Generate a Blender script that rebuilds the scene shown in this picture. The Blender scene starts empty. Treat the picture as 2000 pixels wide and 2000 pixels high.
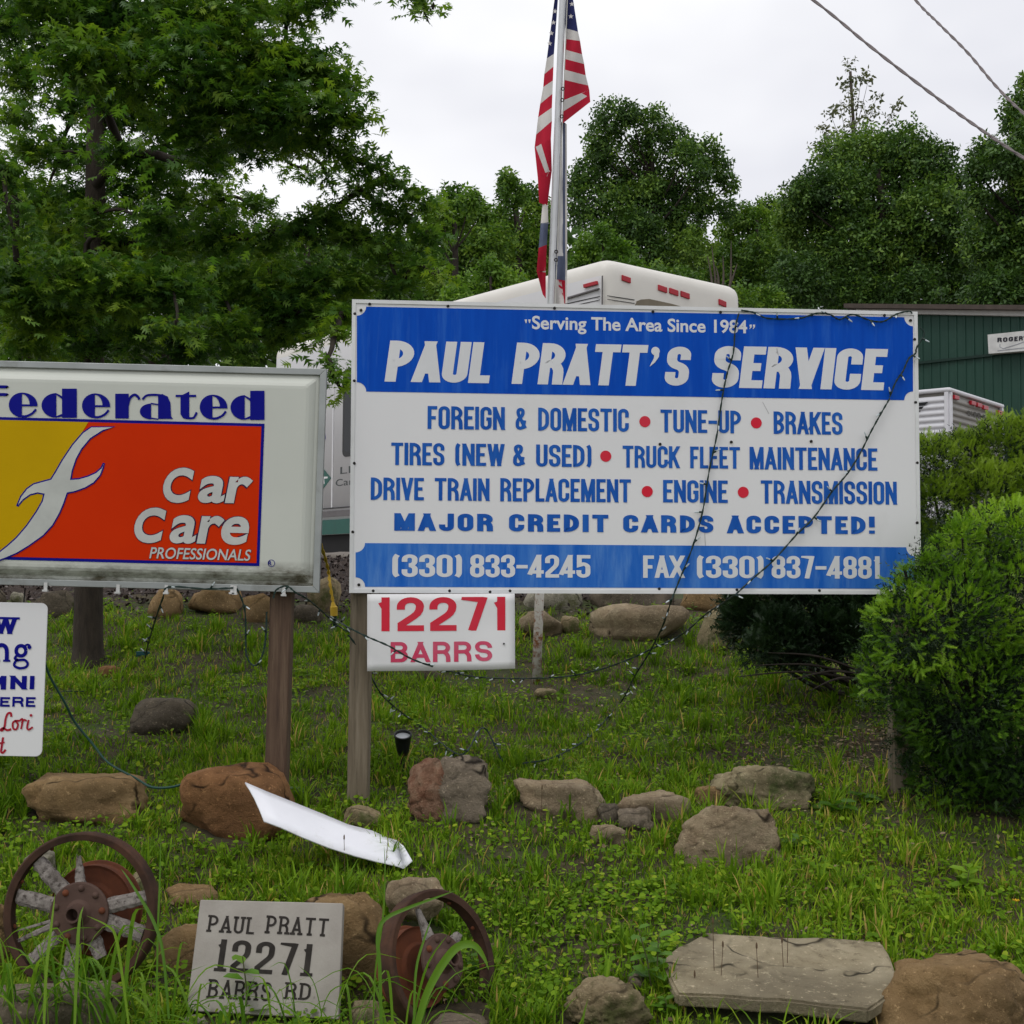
import bpy, math, random
import numpy as np
from mathutils import Vector, Matrix, noise as mnoise

# ---------------------------------------------------------------- camera, sky, sun, exposure
scene = bpy.context.scene
COL = scene.collection
F = 2600.0                       # focal length in units of a 2000 wide frame
CAMZ = 1.6
PITCH = math.atan(146 / F)
ROLL = math.radians(0.4)
cam_data = bpy.data.cameras.new('camera')
cam_data.sensor_width = 36
cam_data.lens = 36 * F / 2000
cam_data.clip_end = 2000
cam = bpy.data.objects.new('camera', cam_data)
COL.objects.link(cam)
CM = (Matrix.Translation((0, 0, CAMZ)) @ Matrix.Rotation(math.radians(90) + PITCH, 4, 'X') @ Matrix.Rotation(ROLL, 4, 'Z'))
cam.matrix_world = CM
scene.camera = cam

world = bpy.data.worlds.new('World')
scene.world = world
world.use_nodes = True
wn, wl = world.node_tree.nodes, world.node_tree.links
wn.clear()
SUN_ELEV, SUN_ROT = math.radians(60), math.radians(-140)
sky = wn.new('ShaderNodeTexSky'); sky.sky_type = 'NISHITA'; sky.sun_disc = False
sky.sun_elevation = SUN_ELEV; sky.sun_rotation = SUN_ROT
skm = wn.new('ShaderNodeVectorMath'); skm.operation = 'SCALE'; skm.inputs[3].default_value = 0.10
tc = wn.new('ShaderNodeTexCoord')
nz = wn.new('ShaderNodeTexNoise'); nz.inputs['Scale'].default_value = 2.3; nz.inputs['Detail'].default_value = 4; nz.inputs['Roughness'].default_value = 0.5
mp = wn.new('ShaderNodeMapping'); mp.inputs['Scale'].default_value = (1, 1, 2.0); mp.inputs['Location'].default_value = (0.35, 0.1, 0.2)
cr = wn.new('ShaderNodeValToRGB')
cr.color_ramp.elements[0].position = 0.36; cr.color_ramp.elements[0].color = (0.80, 0.805, 0.87, 1)
cr.color_ramp.elements[1].position = 0.60; cr.color_ramp.elements[1].color = (1.08, 1.08, 1.10, 1)
mx = wn.new('ShaderNodeMixRGB'); mx.inputs[0].default_value = 0.93
bg = wn.new('ShaderNodeBackground'); bg.inputs[1].default_value = 1.0
wo = wn.new('ShaderNodeOutputWorld')
wl.new(sky.outputs[0], skm.inputs[0]); wl.new(tc.outputs['Generated'], mp.inputs[0]); wl.new(mp.outputs[0], nz.inputs['Vector'])
wl.new(nz.outputs[0], cr.inputs[0]); wl.new(skm.outputs[0], mx.inputs[1]); wl.new(cr.outputs[0], mx.inputs[2])
wl.new(mx.outputs[0], bg.inputs[0]); wl.new(bg.outputs[0], wo.inputs[0])

sd = bpy.data.lights.new('sun', 'SUN'); sd.energy = 1.0; sd.angle = math.radians(24); sd.color = (1, 0.97, 0.92)
sun = bpy.data.objects.new('sun', sd); COL.objects.link(sun)
sdir = Vector((math.sin(SUN_ROT) * math.cos(SUN_ELEV), math.cos(SUN_ROT) * math.cos(SUN_ELEV), math.sin(SUN_ELEV)))
sun.rotation_euler = sdir.to_track_quat('Z', 'Y').to_euler()
sun.location = (0, 0, 30)

scene.view_settings.view_transform = 'Standard'
scene.view_settings.look = 'None'
scene.view_settings.exposure = 0.0
scene.view_settings.gamma = 1.0
scene.view_settings.use_curve_mapping = False
scene.cycles.max_bounces = 6
scene.cycles.diffuse_bounces = 3
scene.cycles.transmission_bounces = 4
scene.cycles.transparent_max_bounces = 4
scene.cycles.use_denoising = True

# ---------------------------------------------------------------- projection and ground
RCM = CM.to_3x3()
def ray(px, py):
    d = RCM @ Vector(((px - 1000) / F, (1000 - py) / F, -1.0))
    return d / d.y
def P(px, py, Y):
    d = ray(px, py)
    return Vector((d.x * Y, Y, CAMZ + d.z * Y))

GY = [-60, 0, 2.5, 3.5, 3.9, 4.2, 5.0, 5.7, 6.5, 7.2, 8, 9, 9.6, 10.6, 12, 14, 18, 30, 60, 200, 900]
GZ = [0, 0, .05, .2, .31, .37, .50, .65, .79, .90, 1.04, 1.31, 1.46, 1.66, 1.84, 1.93, 2.05, 2.3, 3.5, 8, 20]
def Gn(x, y):
    x = np.asarray(x, float); y = np.asarray(y, float)
    z = np.interp(y, GY, GZ)
    amp = np.clip((y - 2) / 2, 0, 1) * np.clip((60 - y) / 40, 0, 1)
    z = z + amp * (0.022 * np.sin(x * 2.1 + y * 1.3 + .6) + 0.015 * np.sin(x * 4.7 - y * 3.1) + 0.008 * np.sin(x * 9.3 + y * 7.7 + 2))
    return z
def G(x, y): return float(Gn(x, y))
def hit(px, py):
    d = ray(px, py)
    lo = 1.0
    Y = 1.0
    while Y < 60:
        if CAMZ + d.z * Y < G(d.x * Y, Y): break
        lo = Y; Y += 0.05
    hi = Y
    for _ in range(20):
        m = (lo + hi) / 2
        if CAMZ + d.z * m < G(d.x * m, m): hi = m
        else: lo = m
    return P(px, py, hi)

# ---------------------------------------------------------------- object helpers
def tag(o, label=None, cat=None, group=None, kind=None):
    if label: o['label'] = label
    if cat: o['category'] = cat
    if group: o['group'] = group
    if kind: o['kind'] = kind
    return o
def wloc(o):
    v = Vector((0, 0, 0))
    while o is not None:
        v += o.location; o = o.parent
    return v
def empty(name, loc, label, cat, group=None):
    o = bpy.data.objects.new(name, None); COL.objects.link(o)
    o.location = loc; o.empty_display_size = 0.1
    return tag(o, label, cat, group)

class MB:
    def __init__(s): s.v = []; s.f = []; s.mi = []; s.m = 0
    def add(s, vs, fs):
        b = len(s.v); s.v += [tuple(p) for p in vs]
        for f in fs: s.f.append([b + i for i in f]); s.mi.append(s.m)
        return s
    def box(s, o, ax, ay, az):
        o, ax, ay, az = Vector(o), Vector(ax), Vector(ay), Vector(az)
        vs = [o + ax * i + ay * j + az * k for k in (0, 1) for j in (0, 1) for i in (0, 1)]
        return s.add(vs, [(0, 2, 3, 1), (4, 5, 7, 6), (0, 1, 5, 4), (1, 3, 7, 5), (3, 2, 6, 7), (2, 0, 4, 6)])
    def cbox(s, c, x, y, z, hx, hy, hz):
        x, y, z, c = Vector(x) * hx, Vector(y) * hy, Vector(z) * hz, Vector(c)
        return s.box(c - x - y - z, x * 2, y * 2, z * 2)
    def tube(s, pts, rad, n=8, cap=True):
        pts = [Vector(p) for p in pts]
        if not hasattr(rad, '__len__'): rad = [rad] * len(pts)
        b = len(s.v); up = None
        for i, p in enumerate(pts):
            t = (pts[min(i + 1, len(pts) - 1)] - pts[max(i - 1, 0)])
            if t.length < 1e-9: t = Vector((0, 0, 1))
            t.normalize()
            if up is None: up = Vector((1, 0, 0)) if abs(t.x) < .8 else Vector((0, 1, 0))
            a = t.cross(up)
            if a.length < 1e-6: a = t.cross(Vector((0, 1, 0)))
            a.normalize(); up = a.cross(t).normalized()
            for k in range(n):
                an = 2 * math.pi * k / n
                s.v.append(tuple(p + (a * math.cos(an) + up * math.sin(an)) * rad[i]))
        for i in range(len(pts) - 1):
            for k in range(n):
                k2 = (k + 1) % n
                s.f.append([b + i * n + k, b + i * n + k2, b + (i + 1) * n + k2, b + (i + 1) * n + k]); s.mi.append(s.m)
        if cap:
            s.f.append([b + k for k in range(n)][::-1]); s.mi.append(s.m)
            e = b + (len(pts) - 1) * n
            s.f.append([e + k for k in range(n)]); s.mi.append(s.m)
        return s
    def lathe(s, c, X, Yv, Z, prof, n=32, closed=False):
        """prof: (r, h) about axis Z"""
        b = len(s.v); c = Vector(c)
        for r, h in prof:
            for k in range(n):
                a = 2 * math.pi * k / n
                s.v.append(tuple(c + X * (r * math.cos(a)) + Yv * (r * math.sin(a)) + Z * h))
        m = len(prof)
        for i in range(m if closed else m - 1):
            j = (i + 1) % m
            for k in range(n):
                k2 = (k + 1) % n
                s.f.append([b + i * n + k, b + i * n + k2, b + j * n + k2, b + j * n + k]); s.mi.append(s.m)
        return s
    def poly(s, pts): return s.add(pts, [list(range(len(pts)))])
    def prism(s, pts, ext):
        ext = Vector(ext); n = len(pts); pts = [Vector(p) for p in pts]
        fs = [list(range(n))[::-1], list(range(n, 2 * n))] + [(i, (i + 1) % n, n + (i + 1) % n, n + i) for i in range(n)]
        return s.add(pts + [p + ext for p in pts], fs)
    def build(s, name, mats, parent=None, smooth=False, loc=None, bevel=0):
        me = bpy.data.meshes.new(name)
        off = wloc(parent) if parent is not None else Vector((0, 0, 0))
        lo = Vector(loc) if loc is not None else (Vector((0, 0, 0)) if parent is not None else Vector(s.v[0]))
        o3 = off + lo
        me.from_pydata([(x - o3.x, y - o3.y, z - o3.z) for x, y, z in s.v], [], s.f)
        if not isinstance(mats, (list, tuple)): mats = [mats]
        for m in mats: me.materials.append(m)
        if len(mats) > 1: me.polygons.foreach_set('material_index', s.mi)
        if smooth: me.polygons.foreach_set('use_smooth', [True] * len(me.polygons))
        me.update()
        o = bpy.data.objects.new(name, me); COL.objects.link(o)
        o.location = lo
        if parent is not None: o.parent = parent
        if bevel:
            bv = o.modifiers.new('bevel', 'BEVEL'); bv.width = bevel; bv.segments = 2; bv.limit_method = 'ANGLE'
        return o

def np_mesh(name, V, T, mat, parent=None, col=None, smooth=False, loc=None):
    """big triangle mesh out of numpy arrays"""
    off = wloc(parent) if parent is not None else Vector((0, 0, 0))
    lo = Vector(loc) if loc is not None else Vector((0, 0, 0))
    V = np.asarray(V, np.float32) - np.array(off + lo, np.float32)
    T = np.asarray(T, np.int32)
    k = T.shape[1]
    me = bpy.data.meshes.new(name)
    me.vertices.add(len(V)); me.vertices.foreach_set('co', V.ravel())
    me.loops.add(T.size); me.loops.foreach_set('vertex_index', T.ravel())
    me.polygons.add(len(T)); me.polygons.foreach_set('loop_start', np.arange(0, T.size, k, dtype=np.int32))
    me.polygons.foreach_set('loop_total', np.full(len(T), k, np.int32))
    if col is not None:
        a = me.attributes.new('tone', 'FLOAT', 'POINT'); a.data.foreach_set('value', np.asarray(col, np.float32))
    if smooth: me.polygons.foreach_set('use_smooth', np.ones(len(T), bool))
    me.materials.append(mat)
    me.update(calc_edges=True)
    o = bpy.data.objects.new(name, me); COL.objects.link(o); o.location = lo
    if parent is not None: o.parent = parent
    return o
def inst(tv, tf, pos, X, Y, Z, sc, tone):
    """copies of a small template baked into one array"""
    tv = np.asarray(tv, float); tf = np.asarray(tf, int)
    n, m = len(pos), len(tv)
    sc = np.broadcast_to(np.asarray(sc, float), (n,))
    V = pos[:, None, :] + sc[:, None, None] * (tv[None, :, 0, None] * X[:, None, :] + tv[None, :, 1, None] * Y[:, None, :] + tv[None, :, 2, None] * Z[:, None, :])
    T = (tf[None] + (np.arange(n) * m)[:, None, None])
    return V.reshape(-1, 3), T.reshape(-1, tf.shape[1]), np.repeat(tone, m)
def norm(a): return a / np.maximum(np.linalg.norm(a, axis=-1, keepdims=True), 1e-9)
def frame_from(Yd, hint):
    Yd = norm(Yd); X = norm(np.cross(Yd, hint)); Z = np.cross(X, Yd)
    return X, Yd, Z
rng = np.random.default_rng(7)
random.seed(11)

# ---------------------------------------------------------------- materials
def _new(name):
    m = bpy.data.materials.new(name); m.use_nodes = True
    nt = m.node_tree; nt.nodes.clear()
    out = nt.nodes.new('ShaderNodeOutputMaterial'); b = nt.nodes.new('ShaderNodeBsdfPrincipled')
    nt.links.new(b.outputs[0], out.inputs[0])
    return m, nt, b, out
def noise_node(nt, scale, detail=5, rough=.6, vec=None, stretch=None):
    t = nt.nodes.new('ShaderNodeTexCoord')
    n = nt.nodes.new('ShaderNodeTexNoise'); n.inputs['Scale'].default_value = scale; n.inputs['Detail'].default_value = detail; n.inputs['Roughness'].default_value = rough
    src = t.outputs['Object']
    if stretch:
        mpn = nt.nodes.new('ShaderNodeMapping'); mpn.inputs['Scale'].default_value = stretch
        nt.links.new(src, mpn.inputs[0]); src = mpn.outputs[0]
    nt.links.new(src, n.inputs['Vector'])
    return n.outputs[0]
def ramp(nt, src, stops):
    r = nt.nodes.new('ShaderNodeValToRGB'); e = r.color_ramp.elements
    while len(e) < len(stops): e.new(0.5)
    for i, (p, c) in enumerate(stops):
        e[i].position = p; e[i].color = (*c, 1) if len(c) == 3 else c
    nt.links.new(src, r.inputs[0])
    return r.outputs[0]
def mixc(nt, fac, a, b, mode='MIX'):
    m = nt.nodes.new('ShaderNodeMixRGB'); m.blend_type = mode
    for i, x in enumerate((fac, a, b)):
        if isinstance(x, (int, float)): m.inputs[i].default_value = x
        elif isinstance(x, tuple): m.inputs[i].default_value = (*x, 1)
        else: nt.links.new(x, m.inputs[i])
    return m.outputs[0]
def bump(nt, b, src, strength, dist=.01):
    n = nt.nodes.new('ShaderNodeBump'); n.inputs['Strength'].default_value = strength; n.inputs['Distance'].default_value = dist
    nt.links.new(src, n.inputs['Height']); nt.links.new(n.outputs[0], b.inputs['Normal'])
def M(name, c, c2=None, scale=6, rough=.6, metal=0, bmp=0, bscale=None, bdist=.005, stretch=None, dirt=None, dscale=2.0, dlo=.55, dhi=.75, spec=None):
    m, nt, b, out = _new(name)
    b.inputs['Roughness'].default_value = rough; b.inputs['Metallic'].default_value = metal
    b.inputs['Specular IOR Level'].default_value = .25 if spec is None else spec
    c2 = c2 or tuple(x * .82 for x in c)
    s = noise_node(nt, scale, stretch=stretch)
    colr = ramp(nt, s, [(.35, c), (.65, c2)])
    if dirt:
        d = noise_node(nt, dscale, 6, .65, stretch=stretch)
        colr = mixc(nt, ramp(nt, d, [(dlo, (0, 0, 0)), (dhi, (1, 1, 1))]), colr, dirt)
    nt.links.new(colr, b.inputs['Base Color'])
    if bmp: bump(nt, b, noise_node(nt, bscale or scale * 3, 8, .65, stretch=stretch), bmp, bdist)
    return m
def leaf_mat(name, stops, rough=.5, trans=.35, spec=.3, tgain=1.6):
    m, nt, b, out = _new(name)
    a = nt.nodes.new('ShaderNodeAttribute'); a.attribute_name = 'tone'
    c = ramp(nt, a.outputs['Fac'], stops)
    nt.links.new(c, b.inputs['Base Color']); b.inputs['Roughness'].default_value = rough
    b.inputs['Specular IOR Level'].default_value = spec
    t = nt.nodes.new('ShaderNodeBsdfTranslucent')
    nt.links.new(mixc(nt, 1.0, c, (tgain, tgain * 1.05, tgain * .5), 'MULTIPLY'), t.inputs[0])
    ms = nt.nodes.new('ShaderNodeMixShader'); ms.inputs[0].default_value = trans
    nt.links.new(b.outputs[0], ms.inputs[1]); nt.links.new(t.outputs[0], ms.inputs[2]); nt.links.new(ms.outputs[0], out.inputs[0])
    return m

# ---------------------------------------------------------------- planar frames on sign faces
class Frame:
    """origin o, unit axes x (right), z (up), n (towards the viewer)"""
    def __init__(s, BL, BR, TL):
        s.o = Vector(BL); s.x = (Vector(BR) - s.o).normalized()
        z = Vector(TL) - s.o; z = z - s.x * z.dot(s.x); s.H = z.length; s.z = z.normalized()
        s.n = s.x.cross(s.z).normalized(); s.W = (Vector(BR) - s.o).length
        if s.n.y > 0: s.n = -s.n
    def pt(s, u, v, w=0): return s.o + s.x * u + s.z * v + s.n * w
    def uv(s, px, py, w=0):
        d = ray(px, py); o = s.o + s.n * w
        c = Vector((0, 0, CAMZ)); t = (o - c).dot(s.n) / d.dot(s.n)
        p = c + d * t - o
        return p.dot(s.x), p.dot(s.z)
    def at(s, px, py, w=0): u, v = s.uv(px, py, w); return s.pt(u, v, w)

# ---------------------------------------------------------------- signwriter's lettering (own stroke alphabet)
GL = {
 'A': (1.05, [[(-0.02, 0), (.5, 1), 'e'], [(1.02, 0), (.5, 1), 'e'], [(.2, .26), (.8, .26)]]),
 'B': (1, [[(0, .53), (0, 1), (.95, 1, 1), (.95, .53, 1), 'z'], [(0, 0), (0, .51), (1, .51, 1), (1, 0, 1), 'z']]),
 'C': (1, [[(1, .36), (1, 0, 1), (0, 0, 1), (0, 1, 1), (1, 1, 1), (1, .64)]]),
 'D': (1, [[(0, 0), (0, 1), (1, 1, 1), (1, 0, 1), 'z']]),
 'E': (.86, [[(1, 1), (0, 1), (0, 0), (1, 0)], [(0, .51), (.86, .51)]]),
 'F': (.84, [[(1, 1), (0, 1), (0, 0), 'b'], [(0, .49), (.86, .49)]]),
 'G': (1, [[(1, .68), (1, 1, 1), (0, 1, 1), (0, 0, 1), (1, 0, 1), (1, .46), (.55, .46)]]),
 'H': (1, [[(0, 0), (0, 1), 'v'], [(1, 0), (1, 1), 'v'], [(0, .5), (1, .5)]]),
 'I': (0, [[(.5, 0), (.5, 1), 'v']]),
 'J': (.95, [[(1, 1), (1, 0, 1), (0, 0, 1), (0, .34), 's']]),
 'K': (1.05, [[(0, 0), (0, 1), 'v'], [(0, .32), (1, 1.02), 'e'], [(.38, .58), (1.0, -.02), 'e']]),
 'L': (.82, [[(0, 1), (0, 0), (1, 0), 's']]),
 'M': (1.3, [[(0, 0), (0, 1), 'v'], [(1, 0), (1, 1), 'v'], [(.05, 1), (.5, .06), 'e'], [(.95, 1), (.5, .06), 'e']]),
 'N': (1.05, [[(0, 0), (0, 1), 'v'], [(1, 0), (1, 1), 'v'], [(.02, 1), (.98, 0), 'e']]),
 'O': (1, [[(0, 0, 1), (0, 1, 1), (1, 1, 1), (1, 0, 1), 'z']]),
 'P': (1, [[(0, .44), (0, 1), (1, 1, 1), (1, .44, 1), 'z'], [(0, 0), (0, .5), 'v']]),
 'R': (1.02, [[(0, .49), (0, 1), (.97, 1, 1), (.97, .49, 1), 'z'], [(0, 0), (0, .52), 'v'], [(.62, .5), (.97, .4, 1), (1, 0), 'b']]),
 'S': (1, [[(1, .70), (1, 1, 1), (0, 1, 1), (0, .56, 1), (1, .46, 1), (1, 0, 1), (0, 0, 1), (0, .31)]]),
 'T': (1.06, [[(-.12, 1), (1.12, 1)], [(.5, 0), (.5, .98), 'v']]),
 'U': (1, [[(0, 1), (0, 0, 1), (1, 0, 1), (1, 1), 's', 'b']]),
 'V': (1.02, [[(-.02, 1), (.5, 0), 'e'], [(1.02, 1), (.5, 0), 'e']]),
 'W': (1.45, [[(0, 1), (.25, 0), 'e'], [(.5, 1), (.25, 0), 'e'], [(.5, 1), (.75, 0), 'e'], [(1, 1), (.75, 0), 'e']]),
 'X': (1.1, [[(0, 0), (1, 1), 'e'], [(0, 1), (1, 0), 'e']]),
 '&': (1.1, [[(1.02, 0), (.1, .76, 1), (.1, 1, 1), (.72, 1, 1), (.72, .70, 1), (0, .42, 1), (0, 0, 1), (.72, 0, 1), (.92, .42)]]),
 '0': (1, [[(0, 0, 1), (0, 1, 1), (1, 1, 1), (1, 0, 1), 'z']]),
 '1': (.55, [[(.75, 0), (.75, 1), 'v'], [(-.1, .80), (.75, .86)]]),
 '2': (1, [[(0, .66), (0, 1, 1), (1, 1, 1), (1, .56, 1), (.04, .14), (.04, 0), (1, 0)]]),
 '3': (1, [[(0, .70), (0, 1, 1), (.97, 1, 1), (.97, .53, 1), (.4, .53)], [(.4, .51), (1, .51, 1), (1, 0, 1), (0, 0, 1), (0, .31)]]),
 '4': (1.05, [[(.74, 0), (.74, 1), 'v'], [(.70, 1.0), (0, .26), 'e'], [(-.1, .2), (1.1, .2)]]),
 '5': (1, [[(.94, 1), (.05, 1), (.05, .56), (.5, .62), (1, .6, 1), (1, 0, 1), (0, 0, 1), (0, .30)]]),
 '7': (.92, [[(-.05, 1), (1, 1), (.36, 0), 's', 'b']]),
 '8': (1, [[(.03, .52, 1), (.03, 1, 1), (.97, 1, 1), (.97, .52, 1), 'z'], [(0, 0, 1), (0, .50, 1), (1, .50, 1), (1, 0, 1), 'z']]),
 '(': (.35, [[(1, 1.06), (0, .96, 1), (0, .04, 1), (1, -.06)]]),
 ')': (.35, [[(0, 1.06), (1, .96, 1), (1, .04, 1), (0, -.06)]]),
 '-': (.8, [[(0, .47), (1, .47)]]),
 '!': (0, [[(.5, .36), (.5, 1), 'v'], [(.5, -.1), (.5, .13)]]),
 "'": (.1, [[(.8, 1), (.5, .84), (0, .68)]]),
 '.': (0, [[(.5, -.1), (.5, .1)]]),
}
def clip_poly(p, ylo, yhi):
    for lim, sgn in ((ylo, 1), (yhi, -1)):
        q = []
        for i in range(len(p)):
            a, b = p[i - 1], p[i]
            ia, ib = sgn * (a[1] - lim) >= -1e-9, sgn * (b[1] - lim) >= -1e-9
            if ia != ib:
                t = (lim - a[1]) / (b[1] - a[1]); q.append((a[0] + (b[0] - a[0]) * t, lim))
            if ib: q.append(b)
        p = q
        if len(p) < 3: return []
    return p
def ribbon(pts, closed):
    """pts [(x,y,r)] in pen units -> list of (left,right) pairs, pen width 1"""
    n = len(pts); out = []
    def un(a, b):
        d = (b[0] - a[0], b[1] - a[1]); l = math.hypot(*d) or 1e-9
        return (d[0] / l, d[1] / l), l
    for i in range(n):
        p = pts[i]
        if not closed and i == 0:
            d, l = un(p, pts[1]); nn = (-d[1], d[0]); out.append(((p[0] + nn[0] * .5, p[1] + nn[1] * .5), (p[0] - nn[0] * .5, p[1] - nn[1] * .5))); continue
        if not closed and i == n - 1:
            d, l = un(pts[i - 1], p); nn = (-d[1], d[0]); out.append(((p[0] + nn[0] * .5, p[1] + nn[1] * .5), (p[0] - nn[0] * .5, p[1] - nn[1] * .5))); continue
        a, b = pts[i - 1], pts[(i + 1) % n]
        d0, l0 = un(a, p); d1, l1 = un(p, b)
        cr_ = d0[0] * d1[1] - d0[1] * d1[0]; dt = d0[0] * d1[0] + d0[1] * d1[1]
        ang = math.atan2(cr_, dt)
        if abs(ang) < 1e-3:
            nn = (-d0[1], d0[0]); out.append(((p[0] + nn[0] * .5, p[1] + nn[1] * .5), (p[0] - nn[0] * .5, p[1] - nn[1] * .5))); continue
        s = 1 if ang > 0 else -1
        th = math.tan(abs(ang) / 2)
        mit = min(th * .5, 1.2)
        if p[2] == 0:
            n0 = (-d0[1], d0[0]); n1 = (-d1[1], d1[0]); bx, by = n0[0] + n1[0], n0[1] + n1[1]
            bl = math.hypot(bx, by); k = min(.5 / (bl / 2), 1.4) if bl > 1e-6 else .5
            bx, by = bx / bl * k, by / bl * k
            out.append(((p[0] + bx, p[1] + by), (p[0] - bx, p[1] - by))); continue
        la = l0 * (.5 if (closed or i > 1) and pts[i - 1][2] else 1); lb = l1 * (.5 if pts[(i + 1) % n][2] else 1)
        rr = min(min(la, lb) / th, p[2] * 2.2)
        n0 = (-d0[1] * s, d0[0] * s)
        c = (p[0] - d0[0] * rr * th + n0[0] * rr, p[1] - d0[1] * rr * th + n0[1] * rr)
        bx, by = p[0] - c[0], p[1] - c[1]; bl = math.hypot(bx, by) or 1e-9
        inn = (p[0] - bx / bl * .5 / math.cos(abs(ang) / 2), p[1] - by / bl * .5 / math.cos(abs(ang) / 2))
        K = max(3, int(abs(ang) / .22))
        a0 = math.atan2(-n0[1], -n0[0])
        for k in range(K + 1):
            t = a0 + ang * k / K; u = (math.cos(t), math.sin(t))
            o_ = (c[0] + u[0] * (rr + .5), c[1] + u[1] * (rr + .5))
            i_ = (c[0] + u[0] * (rr - .5), c[1] + u[1] * (rr - .5)) if rr > .5 else inn
            out.append((i_, o_) if s > 0 else (o_, i_))
    return out
SERIF = {'P': [(0, 0), (0, 1)], 'A': [(0, 0), (1, 0)], 'U': [(0, 1), (1, 1)], 'L': [(0, 1)], 'R': [(0, 0), (0, 1), (1, 0)], 'T': [(.5, 0)],
         '1': [(.75, 0)], '7': [], '2': [], 'B': [(0, 1), (0, 0)], 'D': [(0, 1), (0, 0)], 'M': [(0, 0), (1, 0), (0, 1), (1, 1)], 'N': [(0, 0), (0, 1), (1, 1)],
         'I': [(.5, 0), (.5, 1)], 'E': [(0, 1), (0, 0)], 'W': [(0, 1), (.5, 1), (1, 1)], 'F': [(0, 0)]}
def write(mb, fr, txt, u0, u1, v0, v1, tx=.36, ty=.11, shear=0, w0=.0017, gap=.2, serif=0, space=.55, vb=None):
    """text in the box u0..u1, v0..v1 of frame fr; tx pen width as a share of a glyph's width, ty pen height as a share of cap height"""
    widths = [None if c == ' ' else GL[c][0] for c in txt]
    tot = 0
    for i, w in enumerate(widths):
        tot += (space if w is None else max(w, tx) if w <= .6 else w)
        if i < len(txt) - 1 and w is not None: tot += gap
    H = v1 - v0; U = (u1 - u0 - abs(shear) * H * .0) / tot
    pw, ph = tx * U, ty * H
    x = u0; q = 0
    for c, w in zip(txt, widths):
        if w is None: x += space * U; continue
        gw = max(w, tx) * U
        if c in '()': gw = max(w, tx + .15) * U
        ax, bx = x + pw / 2, x + gw - pw / 2
        ay, by = ph / 2, H - ph / 2
        strokes = []
        for st in GL[c][1]:
            fl = [k for k in st if isinstance(k, str)]; pp = [k for k in st if not isinstance(k, str)]
            pts = []
            for i, k in enumerate(pp):
                X = ax + (bx - ax) * k[0]; Yy = ay + (by - ay) * k[1]
                last = i in (0, len(pp) - 1)
                if last and ('v' in fl or ('s' in fl and i == 0) or ('b' in fl and i == len(pp) - 1)):
                    if k[1] == 0: Yy = 0
                    if k[1] == 1: Yy = H
                nb = pp[1] if i == 0 else pp[-2]
                if last and 'e' not in fl and 'z' not in fl and nb[1] == k[1] and c not in 'AG3':
                    if k[0] >= .94: X = x + gw
                    elif k[0] >= .8: X += pw * .35
                    elif k[0] <= .06 and c != 'H': X = x
                pts.append([X / pw, Yy / ph, (k[2] if len(k) > 2 else 0)])
            if 'e' in fl:
                a, b = pts[0], pts[-1]; dx, dy = b[0] - a[0], b[1] - a[1]; l = math.hypot(dx, dy); e = 1.2
                pts[0] = [a[0] - dx / l * e, a[1] - dy / l * e, 0]; pts[-1] = [b[0] + dx / l * e, b[1] + dy / l * e, 0]
            strokes.append(([(a * 1.0, b, r) for a, b, r in pts], 'z' in fl))
        lo, hi = (-.12 * H, 1.12 * H) if c in '()' else (0, H)
        for pts, cl in strokes:
            rb = ribbon(pts, cl); m = len(rb)
            for i in range(m if cl else m - 1):
                a, b = rb[i], rb[(i + 1) % m]
                quad = [(p[0] * pw, p[1] * ph) for p in (a[0], b[0], b[1], a[1])]
                quad = clip_poly(quad, lo, hi)
                if len(quad) >= 3:
                    mb.poly([fr.pt(X + shear * (Yy), v0 + Yy, w0 + .00003 * (len(mb.f) % 17)) for X, Yy in quad])
            q += 1
        if serif and c in SERIF:
            for sx, sy in SERIF[c]:
                X = ax + (bx - ax) * sx; sh = serif * H
                ya = 0 if sy == 0 else H - sh
                hw = pw * 1.05
                mb.poly([fr.pt(a, v0 + b, w0 + .00003 * (len(mb.f) % 17)) for a, b in ((X - hw, ya), (X + hw, ya), (X + hw, ya + sh), (X - hw, ya + sh))]); q += 1
        x += gw + gap * U
    return mb
def words(mb, fr, lst, **k):
    """lst of (text, x0, x1) with tops/bottoms by pixel lines (yl,yr at x of frame ends)"""
    for t, x0, x1, yb, yt in lst:
        u0, v0 = fr.uv(x0, yb); u1, v1 = fr.uv(x1, yt)
        write(mb, fr, t, u0, u1, v0, v1, **k)
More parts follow.
